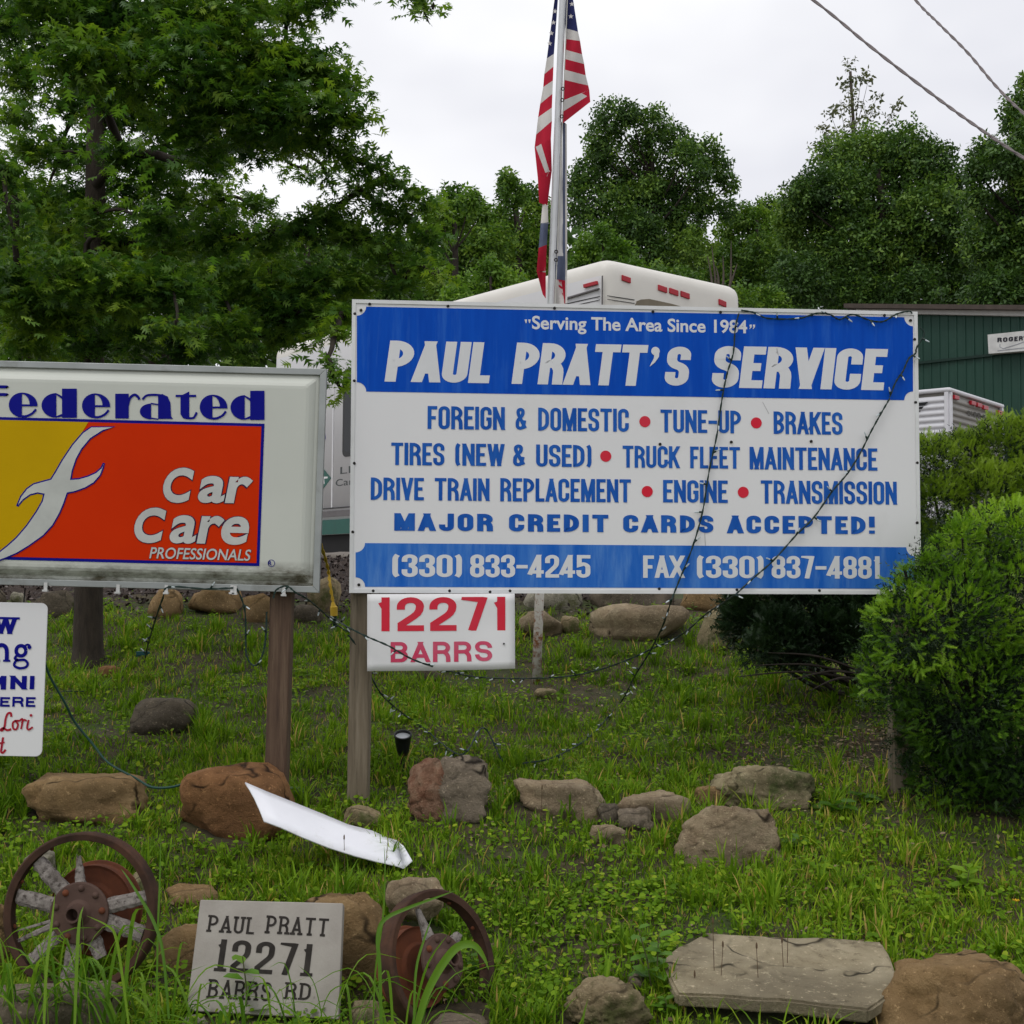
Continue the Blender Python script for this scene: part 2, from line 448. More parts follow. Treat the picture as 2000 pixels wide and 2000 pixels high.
def font_text(fr, txt, x0, x1, yb, yt, mat, parent, w0=.004, shear=0, off=0, name='lettering', clip=True, grow=0, flip=False):
    """letters from the built-in font fitted into a pixel box on the frame"""
    cu = bpy.data.curves.new('t', 'FONT'); cu.body = txt; cu.size = 1; cu.offset = off; cu.resolution_u = 6
    o = bpy.data.objects.new('t', cu); COL.objects.link(o)
    dg = bpy.context.evaluated_depsgraph_get(); dg.update()
    me = o.evaluated_get(dg).to_mesh()
    vs = [(v.co.x, v.co.y) for v in me.vertices]; fs = [list(p.vertices) for p in me.polygons]
    o.evaluated_get(dg).to_mesh_clear()
    bpy.data.objects.remove(o); bpy.data.curves.remove(cu)
    xa, xb = min(v[0] for v in vs), max(v[0] for v in vs); ya, yb_ = min(v[1] for v in vs), max(v[1] for v in vs)
    u0, v0 = fr.uv(x0, yb); u1, v1 = fr.uv(x1, yt)
    u0 -= grow; v0 -= grow; u1 += grow; v1 += grow
    sw = (u1 - u0 - shear * (v1 - v0)) / (xb - xa); sh = (v1 - v0) / (yb_ - ya)
    mb = MB(); mb.add([fr.pt(u0 + (x - xa) * sw + shear * (y - ya) * sh, v0 + (y - ya) * sh, w0) for x, y in vs], fs)
    return mb.build(name, mat, parent)
def disc(mb, fr, px, py, r, w, n=20, ry=None):
    u, v = fr.uv(px, py)
    mb.poly([fr.pt(u + r * math.cos(2 * math.pi * k / n), v + (ry or r) * math.sin(2 * math.pi * k / n), w) for k in range(n)])
    return mb
def smooth_path(pts, sub=6):
    pts = [Vector(p) for p in pts]; out = []
    for i in range(len(pts) - 1):
        p0, p1, p2, p3 = pts[max(i - 1, 0)], pts[i], pts[i + 1], pts[min(i + 2, len(pts) - 1)]
        for k in range(sub):
            t = k / sub
            out.append(.5 * ((2 * p1) + (p2 - p0) * t + (2 * p0 - 5 * p1 + 4 * p2 - p3) * t * t + (3 * p1 - p0 - 3 * p2 + p3) * t ** 3))
    out.append(pts[-1])
    return out

# ================================================================ GROUND
gm, nt, b, out = _new('ground')
b.inputs['Roughness'].default_value = .95
tcn = nt.nodes.new('ShaderNodeTexCoord'); sx = nt.nodes.new('ShaderNodeSeparateXYZ'); nt.links.new(tcn.outputs['Object'], sx.inputs[0])
soil = ramp(nt, noise_node(nt, 9, 8, .7), [(.3, (.016, .011, .006)), (.5, (.050, .036, .016)), (.7, (.090, .072, .030))])
grn = ramp(nt, noise_node(nt, 2.2, 6, .65), [(.46, (0, 0, 0)), (.66, (.8, .8, .8))])
soil = mixc(nt, grn, soil, (.040, .072, .009))
grav = ramp(nt, noise_node(nt, 40, 6, .8), [(.3, (.10, .085, .07)), (.7, (.26, .23, .20))])
def band(src, lo, hi):
    mr = nt.nodes.new('ShaderNodeMapRange'); mr.inputs[1].default_value = lo; mr.inputs[2].default_value = hi; nt.links.new(src, mr.inputs[0]); return mr.outputs[0]
c = mixc(nt, band(sx.outputs[1], 12.2, 12.8), soil, grav)
nt.links.new(c, b.inputs['Base Color'])
bump(nt, b, noise_node(nt, 30, 8, .7), .8, .02)
def grid(name, xs, ys, mat, dz=0, kind='structure'):
    X, Yg = np.meshgrid(xs, ys); Z = Gn(X, Yg) + dz
    V = np.stack([X, Yg, Z], -1).reshape(-1, 3); nx, ny = len(xs), len(ys)
    i = (np.arange(ny - 1)[:, None] * nx + np.arange(nx - 1)[None]).ravel()
    o = np_mesh(name, V, np.stack([i, i + 1, i + nx + 1, i + nx], 1), mat, smooth=True); o['kind'] = kind
    return o
xs = np.unique(np.concatenate([np.linspace(-500, -20, 14), np.linspace(-20, -7, 14), np.linspace(-7, 7, 86), np.linspace(7, 20, 14), np.linspace(20, 500, 14)]))
ys = np.unique(np.concatenate([np.linspace(-60, 2, 18), np.linspace(2, 14, 81), np.linspace(14, 60, 30), np.linspace(60, 900, 20)]))
grid('ground', xs, ys, gm)
mulch_m = M('mulch', (.035, .024, .019), (.085, .062, .05), scale=38, rough=.95, bmp=1, bscale=60, bdist=.03)
grid('mulch_bed', np.linspace(-9, 1.2, 60), np.linspace(9.75, 12.3, 30), mulch_m, dz=.004)

# ================================================================ ROCKS
def ico(sub):
    import bmesh
    bm = bmesh.new(); bmesh.ops.create_icosphere(bm, subdivisions=sub, radius=1)
    v = np.array([x.co[:] for x in bm.verts]); f = np.array([[q.index for q in p.verts] for p in bm.faces]); bm.free()
    return v, f
ICO = {3: ico(3), 4: ico(4), 5: ico(5)}
def rock_mat(name, c1, c2, c3, moss=None, scale=7):
    m, nt, b, out = _new(name)
    b.inputs['Roughness'].default_value = .88; b.inputs['Specular IOR Level'].default_value = .2
    n1 = noise_node(nt, scale, 8, .65); n2 = noise_node(nt, scale * .35, 4, .6); n3 = noise_node(nt, scale * 9, 4, .8)
    cc = ramp(nt, n1, [(.32, c1), (.5, c2), (.68, c3)])
    cc = mixc(nt, ramp(nt, n2, [(.42, (0, 0, 0)), (.62, (.85, .85, .85))]), cc, tuple(x * .5 for x in c2))
    cc = mixc(nt, ramp(nt, noise_node(nt, scale * 4, 8, .75), [(.30, (.8, .8, .8)), (.44, (0, 0, 0))]), cc, tuple(x * .35 for x in c1))
    cc = mixc(nt, ramp(nt, n3, [(.58, (0, 0, 0)), (.68, (.7, .7, .7))]), cc, tuple(min(1, x * 1.5) for x in c3))
    if moss:
        cc = mixc(nt, ramp(nt, noise_node(nt, scale * .8, 7, .7), [(.50, (0, 0, 0)), (.62, (.8, .8, .8))]), cc, moss)
    nt.links.new(cc, b.inputs['Base Color'])
    cn = noise_node(nt, 2.4, 3, .55)
    crk = ramp(nt, cn, [(.474, (0, 0, 0)), (.484, (1, 1, 1)), (.490, (1, 1, 1)), (.500, (0, 0, 0))])
    cn2 = ramp(nt, noise_node(nt, 3.1, 2, .5), [(.46, (0, 0, 0)), (.52, (1, 1, 1))])
    crk = mixc(nt, 1.0, crk, cn2, 'MULTIPLY')
    cc = mixc(nt, crk, cc, tuple(x * .16 for x in c1)); nt.links.new(cc, b.inputs['Base Color'])
    mm = mixc(nt, .35, noise_node(nt, scale * 2.5, 10, .7), noise_node(nt, scale * 14, 6, .8))
    bump(nt, b, mm, 1.0, .05)
    return m
MR = {
 'brown': rock_mat('rock_brown', (0.284, 0.177, 0.076), (0.394, 0.256, 0.119), (0.486, 0.335, 0.169)),
 'red': rock_mat('rock_red', (0.254, 0.123, 0.050), (0.380, 0.190, 0.081), (0.490, 0.262, 0.116), scale=8),
 'grey': rock_mat('rock_grey', (0.203, 0.162, 0.117), (0.313, 0.255, 0.185), (0.460, 0.378, 0.270)),
 'dgrey': rock_mat('rock_dark', (0.105, 0.089, 0.066), (0.173, 0.142, 0.103), (0.255, 0.208, 0.152)),
 'pink': rock_mat('rock_pink', (0.317, 0.225, 0.137), (0.475, 0.367, 0.234), (0.605, 0.496, 0.325), scale=9),
 'tan': rock_mat('rock_tan', (0.287, 0.216, 0.114), (0.431, 0.338, 0.197), (0.561, 0.461, 0.278), moss=(0.081, 0.102, 0.023)),
 'pale': rock_mat('rock_pale', (0.312, 0.288, 0.218), (0.432, 0.402, 0.310), (0.552, 0.516, 0.402), moss=(.12, .13, .04)),
 'mossy': rock_mat('rock_mossy', (0.294, 0.235, 0.134), (0.440, 0.365, 0.216), (0.588, 0.504, 0.306), moss=(0.066, 0.098, 0.022)),
}
ROCKS = []
def rock(label, x0, x1, yt, yb, mat, seed, deep=.75, cuts=9, rough=.05, sub=4, tilt=0, top=.78, bury=.35, cat='rock', mats=None, name='rock', group=None, lift=0, depth=None, box=2.7):
    p = hit((x0 + x1) / 2, yb) if depth is None else P((x0 + x1) / 2, yb, depth)
    dn = p.y; w = (x1 - x0) * dn / F
    D = w * deep
    dc = dn + D * .32
    w = (x1 - x0) * dc / F
    zt = P((x0 + x1) / 2, yt, dc + D * .05).z; zb = p.z
    hgt = zt - zb
    c = Vector((P((x0 + x1) / 2, yb, dc).x, dc, zb + hgt * bury + lift))
    half = np.array([w / 2, D / 2, zt + lift - c.z])
    v, f = ICO[sub]; rg = np.random.default_rng(seed)
    r = np.ones(len(v)) * 1.08
    # planar faces cut off a round lump
    nr = norm(rg.normal(size=(cuts, 3)) * np.array([1, 1, .8])); nr = np.vstack([nr, [[.05 * rg.normal(), .05 * rg.normal(), 1]]])
    nr = norm(nr); dd = rg.uniform(.62, .93, len(nr)); dd[-1] = top
    proj = v @ nr.T
    cand = np.where(proj > .05, dd[None] / np.maximum(proj, .05), 9)
    k = 26.0 if cuts > 5 else 14.0
    sq = (np.abs(v) ** box).sum(1) ** (-1 / box)
    cand = np.concatenate([cand, (sq * .97)[:, None]], 1)
    r = -np.log(np.sum(np.exp(-k * cand), 1)) / k
    off = rg.uniform(-50, 50, 3)
    nse = np.array([mnoise.fractal(Vector(q * 1.6 + off), 1.0, 2.0, 5) for q in v])
    n2 = np.array([mnoise.noise(Vector(q * 7 + off)) for q in v]) if sub > 3 else 0
    rid = np.array([1 - abs(mnoise.noise(Vector(q * 2.6 + off))) * 2 for q in v])
    vv = v * (r * (1 + rough * 3.0 * nse + rough * .9 * n2 - rough * 1.2 * np.clip(rid - .72, 0, 1) * 3))[:, None]
    ex = [np.abs(vv[:, 0]).max(), np.abs(vv[:, 1]).max(), vv[:, 2].max()]
    vv = vv / np.array(ex) * half
    vv[:, 2] = np.where(vv[:, 2] < 0, vv[:, 2] * .8, vv[:, 2])
    if tilt:
        t = math.radians(tilt); X = vv[:, 0] * math.cos(t) - vv[:, 2] * math.sin(t); Z = vv[:, 0] * math.sin(t) + vv[:, 2] * math.cos(t); vv[:, 0], vv[:, 2] = X, Z
    o = np_mesh(name, vv + np.array(c), f, mat if not mats else mats[0], smooth=True, loc=c)
    tag(o, label, cat, group)
    if mats:
        for m_ in mats[1:]: o.data.materials.append(m_)
    ROCKS.append((c.x, c.y, w / 2 * .93, D / 2 * .93))
    return o, vv, f
G1 = 'boulders set along the front of the bank'
rock('long low brown sandstone boulder with a rounded back, left of the red boulder', 46, 308, 1509, 1612, MR['brown'], 3, .6, cuts=7, rough=.05, top=.9, group=G1)
rock('round rust-red boulder under the upper end of the white plastic strip', 345, 570, 1490, 1640, MR['red'], 8, .85, cuts=3, rough=.035, top=1.0, group=G1)
rock('dark grey rounded stone half buried in the lawn under the lit box sign', 254, 388, 1362, 1432, MR['dgrey'], 5, .8, cuts=4, rough=.03, top=.95)
rock('small flat rust-brown stone in the grass right of the oak trunk', 190, 240, 1300, 1322, MR['red'], 21, .8, sub=3)
o, vv, f = rock('cracked two-tone boulder, rough red on the left, smooth grey on the right, below the spotlight', 795, 963, 1474, 1612, MR['grey'], 17, .8, cuts=4, rough=.06, sub=5, top=.95, mats=[MR['grey'], rock_mat('rock_crust', (.24, .095, .055), (.36, .20, .125), (.46, .32, .215), scale=13)], group=G1)
# crack: the crust and the grey half part along a groove
cen = vv[f].mean(1); hw = np.abs(vv[:, 0]).max(); line = cen[:, 0] + .30 * hw * (1 + cen[:, 2] / (vv[:, 2].max())) * .0 + .22 * hw + .06 * hw * np.sin(cen[:, 2] * 40)
o.data.polygons.foreach_set('material_index', (line < 0).astype(np.int32))
lv = vv[:, 0] + .22 * hw + .06 * hw * np.sin(vv[:, 2] * 40); gr = np.exp(-(lv / .008) ** 2) * .018
co = np.array([q.co[:] for q in o.data.vertices]); co = co * (1 - (gr / np.maximum(np.linalg.norm(co, axis=1), .01)))[:, None]
lump = (lv < 0) * .05; nn_ = np.array([mnoise.fractal(Vector(q * 22), 1, 2, 4) for q in vv]); co = co * (1 + lump * nn_)[:, None]
o.data.vertices.foreach_set('co', co.astype(np.float32).ravel()); o.data.update()
rock('pale pinkish flat-topped stone in the middle of the front row', 993, 1184, 1520, 1594, MR['pink'], 12, .62, cuts=10, rough=.06, top=.7, box=4.5, group=G1)
rock('flat grey-brown stone lying behind the small split stones', 1200, 1352, 1545, 1606, MR['pink'], 31, .6, cuts=8, top=.6, box=4.5, group=G1)
rock('small grey split stone with a ringed face beside the big brown block', 1200, 1280, 1576, 1626, MR['grey'], 34, .8, cuts=8, rough=.08, group=G1)
rock('dark grey wedge stone left of the ringed grey stone', 1162, 1212, 1568, 1618, MR['dgrey'], 36, .8, cuts=8, rough=.06, group=G1)
rock('lowest and smallest brown stone of the split group', 1150, 1228, 1610, 1650, MR['pink'], 38, .7, cuts=8, rough=.06, group=G1)
rock('big pitted brown block standing in front of the others at the right end', 1314, 1530, 1568, 1690, MR['pink'], 44, .6, cuts=9, rough=.055, sub=5, top=.82, box=4.5, group=G1)
rock('long sloping brown-grey boulder at the right end of the front row', 1380, 1596, 1490, 1582, MR['mossy'], 47, .6, cuts=8, rough=.06, sub=5, tilt=-4, top=.85, box=4.5, group=G1)
rock('small round brown stone tucked against the long sloping boulder', 1346, 1424, 1532, 1576, MR['brown'], 49, .8, group=G1)
rock('tan stone leaning at the foot of the left post of the service sign', 662, 746, 1570, 1622, MR['tan'], 52, .8, cuts=8, top=.9)
rock('large rusty brown boulder cut off by the lower right corner', 1700, 2080, 1866, 2050, MR['brown'], 55, .75, cuts=9, rough=.05, sub=5, top=.7)
rock('pitted tan rock at the bottom edge left of the flat slab', 1082, 1272, 1912, 2030, MR['tan'], 58, .75, cuts=7, rough=.10, sub=5, top=.85)
rock('brown boulder behind the left edge of the address stone', 298, 440, 1806, 1960, MR['brown'], 61, .7, cuts=3, top=1.0, rough=.03, depth=4.28, group='boulders behind the address stone')
rock('big tan boulder behind the right edge of the address stone', 560, 768, 1742, 2010, MR['brown'], 64, .6, cuts=3, depth=4.25, sub=5, top=.8, rough=.03, group='boulders behind the address stone')
rock('rounded pinkish stone just above the tilted wheel', 752, 872, 1712, 1790, MR['pink'], 66, .7, depth=4.55)
rock('low flat tan stone between the upright wheel and the address stone', 325, 440, 1728, 1772, MR['brown'], 68, .8, cuts=6, top=.7)
rock('grey slab-like rock in the bottom left corner behind the tall grass', -60, 235, 1918, 2040, MR['grey'], 71, .8, cuts=6, top=.7)
rock('brown rock at the left edge behind the upright wheel', -70, 22, 1756, 1900, MR['brown'], 74, .8)
rock('pale square block of stone behind the top left of the upright wheel', 48, 116, 1656, 1712, MR['pale'], 77, .8, cuts=12, top=.75)
rock('grey-green stone seen through the spokes behind the drum', 246, 300, 1702, 1750, MR['mossy'], 79, .8, sub=3)
rock('small pale stone in front of the foot of the address stone', 356, 412, 1984, 2016, MR['pale'], 81, .8, sub=3)
rock('grey-green rock between the address stone and the tilted wheel', 676, 750, 1952, 2010, MR['mossy'], 83, .8)
rock('light bluish grey stone at the bottom edge under the tilted wheel', 826, 965, 1986, 2030, MR['grey'], 85, .7)
rock('small stone beside the left end of the flat slab', 1222, 1262, 1902, 1936, MR['grey'], 87, .8, sub=3)
G2 = 'rocks edging the top of the lawn'
far = [('pale white stone above the corner of the small hanging sign', 20, 50, 1156, 1180, 'pale'), ('dark brown rock left of the oak trunk', 62, 146, 1152, 1206, 'dgrey'),
 ('brown rock right of the dark mulch under the box sign', 286, 358, 1150, 1206, 'brown'), ('wide flat brown rock under the middle of the box sign', 370, 484, 1146, 1202, 'brown'),
 ('brown ledge rock next to the box sign post', 474, 545, 1158, 1214, 'brown'), ('tan rock between the two signs behind the yellow cord', 596, 666, 1126, 1196, 'tan'),
 ('dark low rock in the gap between the signs', 572, 634, 1180, 1216, 'dgrey'),
 ('pale mossy round boulder behind the flagpole', 1018, 1156, 1138, 1218, 'pale'), ('brown pointed rock at the foot of the pale boulder', 1002, 1104, 1192, 1244, 'pink'),
 ('small tan stone next to the brown pointed rock', 1094, 1132, 1202, 1238, 'tan'), ('long overhanging brown rock under the middle of the service sign', 1144, 1348, 1178, 1248, 'pink'),
 ('dark rock shelf behind the long overhanging rock', 1150, 1316, 1134, 1200, 'dgrey'), ('brown rock beside the dark shrub', 1318, 1424, 1140, 1200, 'brown'),
 ('grey rock half under the dark shrub', 1360, 1440, 1186, 1272, 'mossy'), ('dark rock above the top of the lawn far left', -70, 14, 1146, 1200, 'dgrey')]
for i, (lb, a, c_, t_, b_, m_) in enumerate(far):
    up = b_ < 1190 or lb.startswith(('pale mossy', 'dark rock shelf', 'brown rock beside'))
    rock(lb, a, c_, t_, b_, MR[m_], 100 + i, .8, cuts=8, rough=.05, sub=3, group=G2, top=.85, depth=9.5 if up else None)
# two little stones in the grass
rock('small rubble stone in the lawn below the flagpole foot', 1042, 1090, 1344, 1366, MR['tan'], 140, .8, sub=3)
rock('brown stump-like stone just below the number sign', 812, 862, 1306, 1330, MR['dgrey'], 141, .8, sub=3)

# flat slab
def onplane(px, py, z0, y0, sl):
    d = ray(px, py); Y = (CAMZ - z0 + y0 * sl) / (sl - d.z)
    return P(px, py, Y)
sl_px = [(1295, 1872), (1322, 1850), (1378, 1822), (1450, 1826), (1560, 1830), (1650, 1834), (1722, 1838), (1740, 1870), (1752, 1905), (1752, 1935), (1698, 1972), (1600, 1962), (1520, 1952), (1440, 1946), (1322, 1937), (1305, 1905)]
slab_m = rock_mat('slab_stone', (0.347, 0.284, 0.176), (0.482, 0.406, 0.264), (0.594, 0.510, 0.347), scale=5)
tp = [onplane(x, y, .47, 4.4, .10) for x, y in sl_px]
import bmesh
bm = bmesh.new()
vt = [bm.verts.new(p) for p in tp]; vb = [bm.verts.new(p + Vector((0, .01, -.045))) for p in tp]
bm.faces.new(vt); bm.faces.new(vb[::-1])
for i in range(len(vt)): bm.faces.new((vt[i], vb[i], vb[(i + 1) % len(vt)], vt[(i + 1) % len(vt)]))
bmesh.ops.recalc_face_normals(bm, faces=bm.faces[:])
bmesh.ops.bevel(bm, geom=[e for e in bm.edges], offset=.008, segments=2, affect='EDGES')
bmesh.ops.triangulate(bm, faces=bm.faces[:]); bmesh.ops.subdivide_edges(bm, edges=bm.edges[:], cuts=2, use_grid_fill=True)
sc_ = sum(tp, Vector()) / len(tp)
for v in bm.verts:
    v.co.z += .006 * mnoise.noise(v.co * 9) ; v.co -= sc_
me = bpy.data.meshes.new('stone_slab'); bm.to_mesh(me); bm.free(); me.materials.append(slab_m)
o = bpy.data.objects.new('stone_slab', me); COL.objects.link(o); o.location = sc_
tag(o, 'flat tan stone slab lying in the grass like a step', 'stone slab')
ROCKS.append((sc_.x + .02, sc_.y, .38, .30))

# ================================================================ POSTS / SIGN MATERIALS
white_panel = M('painted_panel', (.76, .76, .76), (.73, .73, .735), scale=1.2, rough=.5, spec=.15, dirt=(.64, .64, .62), dscale=1.5, dlo=.6, dhi=.85)
white_trim = M('sign_trim', (.76, .77, .77), (.66, .67, .66), scale=5, rough=.5)
blue = M('sign_blue', (.002, .064, .44), (.004, .082, .50), scale=3, rough=.5, spec=.06, stretch=(9, 9, .8), dirt=(.03, .14, .55), dscale=2.2, dlo=.52, dhi=.80)
blue_l = M('sign_blue_faded', (.012, .115, .50), (.05, .19, .58), scale=2.5, rough=.5, spec=.06, stretch=(6, 6, .9), dirt=(.12, .28, .62), dscale=3, dlo=.5, dhi=.8)
blue_t = M('letter_blue', (.010, .085, .40), (.022, .125, .48), scale=4, rough=.5, spec=.06, stretch=(5, 5, 1))
letter_w = M('letter_white', (.72, .73, .74), (.66, .67, .68), scale=3, rough=.5, spec=.1)
red_t = M('letter_red', (.66, .022, .045), (.62, .05, .08), scale=3, rough=.5, spec=.06)
red_f = M('letter_red_faded', (.58, .045, .11), (.60, .13, .20), scale=5, rough=.5, spec=.06)
screw_m = M('screw_dark', (.02, .018, .016), rough=.6)
alu = M('aluminium', (.36, .38, .37), (.30, .32, .31), scale=6, rough=.45, metal=.5, dirt=(.16, .16, .14), dscale=5, dlo=.55, dhi=.8)
def wood(name, c1, c2, c3):
    m, nt, b, out = _new(name); b.inputs['Roughness'].default_value = .85
    s = noise_node(nt, 5, 6, .65, stretch=(9, 9, .5)); s2 = noise_node(nt, 14, 8, .7, stretch=(8, 8, .25))
    cc = ramp(nt, s, [(.3, c1), (.5, c2), (.7, c3)])
    cc = mixc(nt, ramp(nt, s2, [(.30, (.9, .9, .9)), (.42, (0, 0, 0))]), cc, tuple(x * .3 for x in c1))
    nt.links.new(cc, b.inputs['Base Color']); bump(nt, b, s2, .7, .006)
    return m
wood_g = wood('weathered_wood', (.105, .082, .053), (.165, .132, .088), (.23, .19, .135))
wood_r = wood('brown_wood', (.050, .028, .017), (.095, .056, .034), (.150, .100, .062))
def post_mesh(p_top, p_bot, w, d, seed, extra=.25):
    """square timber with slightly worn arrises and a dead-straight core, built as stacked rings"""
    mb = MB(); n = 26; rg = random.Random(seed)
    a = Vector(p_bot) - Vector((0, 0, extra)); b_ = Vector(p_top); prof = [(-1, -.86), (-.86, -1), (.86, -1), (1, -.86), (1, .86), (.86, 1), (-.86, 1), (-1, .86)]
    base = len(mb.v)
    for i in range(n + 1):
        c_ = a.lerp(b_, i / n)
        for (x, y) in prof: mb.v.append((c_.x + x * w / 2 * (1 + rg.uniform(-.015, .015)), c_.y + y * d / 2 * (1 + rg.uniform(-.015, .015)), c_.z))
    for i in range(n):
        for k in range(8):
            mb.f.append([i * 8 + k, i * 8 + (k + 1) % 8, (i + 1) * 8 + (k + 1) % 8, (i + 1) * 8 + k]); mb.mi.append(0)
    mb.f.append(list(range(8))[::-1]); mb.mi.append(0); mb.f.append([n * 8 + k for k in range(8)]); mb.mi.append(0)
    return mb

# ================================================================ SERVICE SIGN (blue and white)
S = Frame(P(682, 1158, 5.70), P(1799, 1161, 5.92), P(690, 585, 5.70))
ss = empty('service_sign', hit(699, 1582), 'large white and blue painted service sign on two timber posts', 'sign')
mb = MB(); mb.box(S.pt(0, 0, -.020), S.x * S.W, S.z * S.H, S.n * .020); mb.build('panel', white_panel, ss, bevel=.002)
# edge trim of the panel: four strips butted end to end, and the timber frame behind
e = .016
for u, v, w_, h_ in ((0, 0, S.W, e), (0, S.H - e, S.W, e), (0, e, e, S.H - 2 * e), (S.W - e, e, e, S.H - 2 * e)):
    mb = MB(); mb.box(S.pt(u, v, .0005), S.x * w_, S.z * h_, S.n * .004); mb.build('edge_trim', white_trim, ss)
for u, v, w_, h_ in ((.03, .03, S.W - .06, .06), (.03, S.H - .10, S.W - .06, .06), (.03, S.H * .5, S.W - .06, .06)):
    mb = MB(); mb.box(S.pt(u, v, -.0605), S.x * w_, S.z * h_, S.n * .04); mb.build('frame_rail', wood_g, ss)
def band_poly(fr, pts, r, w):
    """four pixel corners TL TR BR BL, concave quarter-round corners"""
    q = [fr.uv(*p) for p in pts]; out = []
    for i in range(4):
        c_ = q[i]; pv = q[i - 1]; nx = q[(i + 1) % 4]
        a0 = math.atan2(pv[1] - c_[1], pv[0] - c_[0]); a1 = math.atan2(nx[1] - c_[1], nx[0] - c_[0])
        da = (a1 - a0 + math.pi) % (2 * math.pi) - math.pi
        for k in range(9):
            t = a0 + da * k / 8; out.append(fr.pt(c_[0] + r * math.cos(t), c_[1] + r * math.sin(t), w))
    return out
R_ = 18 * 5.8 / F
mb = MB(); mb.poly(band_poly(S, [(697, 598.5), (1783, 620), (1783, 782), (697, 764.5)], R_, .0012)); mb.build('blue_band', blue, ss)
mb = MB(); mb.poly(band_poly(S, [(694.6, 1060.5), (1787, 1069), (1787, 1150), (694.6, 1146)], R_, .0012)); mb.build('blue_band', blue_l, ss)
def lin(a, b):  # value at pixel x between (x,y) a and b
    return lambda x: a[1] + (b[1] - a[1]) * (x - a[0]) / (b[0] - a[0])
def line(items, base, top, mat, name='lettering', **k):
    for t, x0, x1 in items:
        mb = MB(); words(mb, S, [(t, x0, x1, base((x0 + x1) / 2), top((x0 + x1) / 2))], **k); mb.build('word', mat, ss)
line([('PAUL', 751, 955), ('PRATT', 999, 1256)], lin((751, 743.6), (1725, 759.6)), lin((751, 667), (1725, 685)), letter_w, tx=.43, ty=.19, shear=.13, gap=.065)
line([("S", 1296, 1342), ('SERVICE', 1388, 1724)], lin((751, 743.6), (1725, 759.6)), lin((751, 667), (1725, 685)), letter_w, tx=.43, ty=.19, shear=.13, gap=.065)
mb = MB(); disc(mb, S, 1280, 686, .019, .003); mb.poly([S.at(x, y, .0032) for x, y in ((1288, 684), (1287, 697), (1279, 708), (1269, 716), (1271, 711), (1277, 700), (1278, 690))]); mb.build('apostrophe', letter_w, ss)
kw = dict(tx=.34, ty=.145, gap=.12)
line([('FOREIGN', 835, 986), ('&', 1007, 1029), ('DOMESTIC', 1051, 1228), ('TUNE-UP', 1290, 1447), ('BRAKES', 1511, 1645)], lin((835, 836.7), (1645, 848.5)), lin((835, 794), (1645, 806.5)), blue_t, **kw)
line([('TIRES', 764, 868), ('(NEW', 889, 982), ('&', 1002, 1026), ('USED)', 1047, 1152), ('TRUCK', 1216, 1327), ('FLEET', 1348, 1445), ('MAINTENANCE', 1464, 1713)], lin((764, 907.6), (1713, 918)), lin((764, 865), (1713, 877.5)), blue_t, **kw)
line([('DRIVE', 724, 828), ('TRAIN', 849, 956), ('REPLACEMENT', 977, 1232), ('ENGINE', 1295, 1421), ('TRANSMISSION', 1486, 1751)], lin((724, 976), (1751, 984.5)), lin((724, 933), (1751, 942)), blue_t, **kw)
line([('MAJOR', 770, 963), ('CREDIT', 994, 1188), ('CARDS', 1217, 1393), ('ACCEPTED!', 1421, 1708)], lin((770, 1035.7), (1708, 1042.5)), lin((770, 1003), (1708, 1010)), blue_t, tx=.40, ty=.22, gap=.24)
line([('(330)', 766, 893), ('833-4245', 918, 1153), ('FAX', 1256, 1336), ('(330)', 1361, 1482), ('837-4881', 1507, 1719)], lin((766, 1126.5), (1719, 1130)), lin((766, 1083), (1719, 1087)), letter_w, tx=.35, ty=.15, gap=.09)
font_text(S, 'Serving The Area Since 1984', 1039, 1459, 651, 625.5, letter_w, ss, off=.022, w0=.0018)
mb = MB()
for x in (1027, 1034): mb.poly([S.at(a, b_, .003) for a, b_ in ((x - 2.5, 624), (x + 2.5, 624), (x + 1.2, 631), (x - .4, 631))])
for x in (1466, 1472.5): mb.poly([S.at(a, b_, .003) for a, b_ in ((x - 2, 634), (x + 2.5, 634), (x + 2, 639), (x - 2, 643), (x - 2, 641), (x, 638), (x - 2, 638))])
mb.build('quotation_mark', letter_w, ss)
for x, y in ((1259.5, 823.5), (1477, 826), (1183, 891), (1264, 960), (1451.5, 961.5)):
    mb = MB(); disc(mb, S, x, y, .0247, .0016, 28); mb.build('bullet', red_t, ss)
sc_px = [(722, 594), (705, 606), (693, 613), (875, 598), (1083, 602), (1275, 609), (1407, 610), (1585, 615), (1727, 616), (1778, 626), (1786, 663), (692, 744), (692, 905), (689, 1039), (701, 1142), (729, 1154), (878, 1154), (957, 1156), (996, 1154), (1289, 867.5), (1428, 863.5), (1584, 862), (1788, 786), (1791, 904), (1791, 1021), (1287.5, 1150), (1439, 1152), (1600, 1153.5)]
proto = None
for x, y in sc_px:
    u, v = S.uv(x, y); c_ = S.pt(u, v, .0035 if True else 0)
    if proto is None:
        mb = MB(); mb.lathe(c_, S.x, S.z, S.n, [(.0065, -.003), (.0065, .0012), (.004, .003), (.0001, .0032)], 10); proto = mb.build('screw', screw_m, ss, loc=c_ - wloc(ss)); p0 = c_
    else:
        q = proto.copy(); COL.objects.link(q); q.parent = ss; q.location = c_ - wloc(ss)
for (xt, xb, yb, mt, Y) in ((704, 699, 1586, wood_g, 5.79), (1763, 1758, 1582, wood_g, 6.0)):
    pb = P(xb, yb, Y); pt_ = P(xt - 5, 640, Y); pt_.x = pb.x + .012
    post_mesh(pt_, pb, .090, .090, 3).build('post', mt, ss)
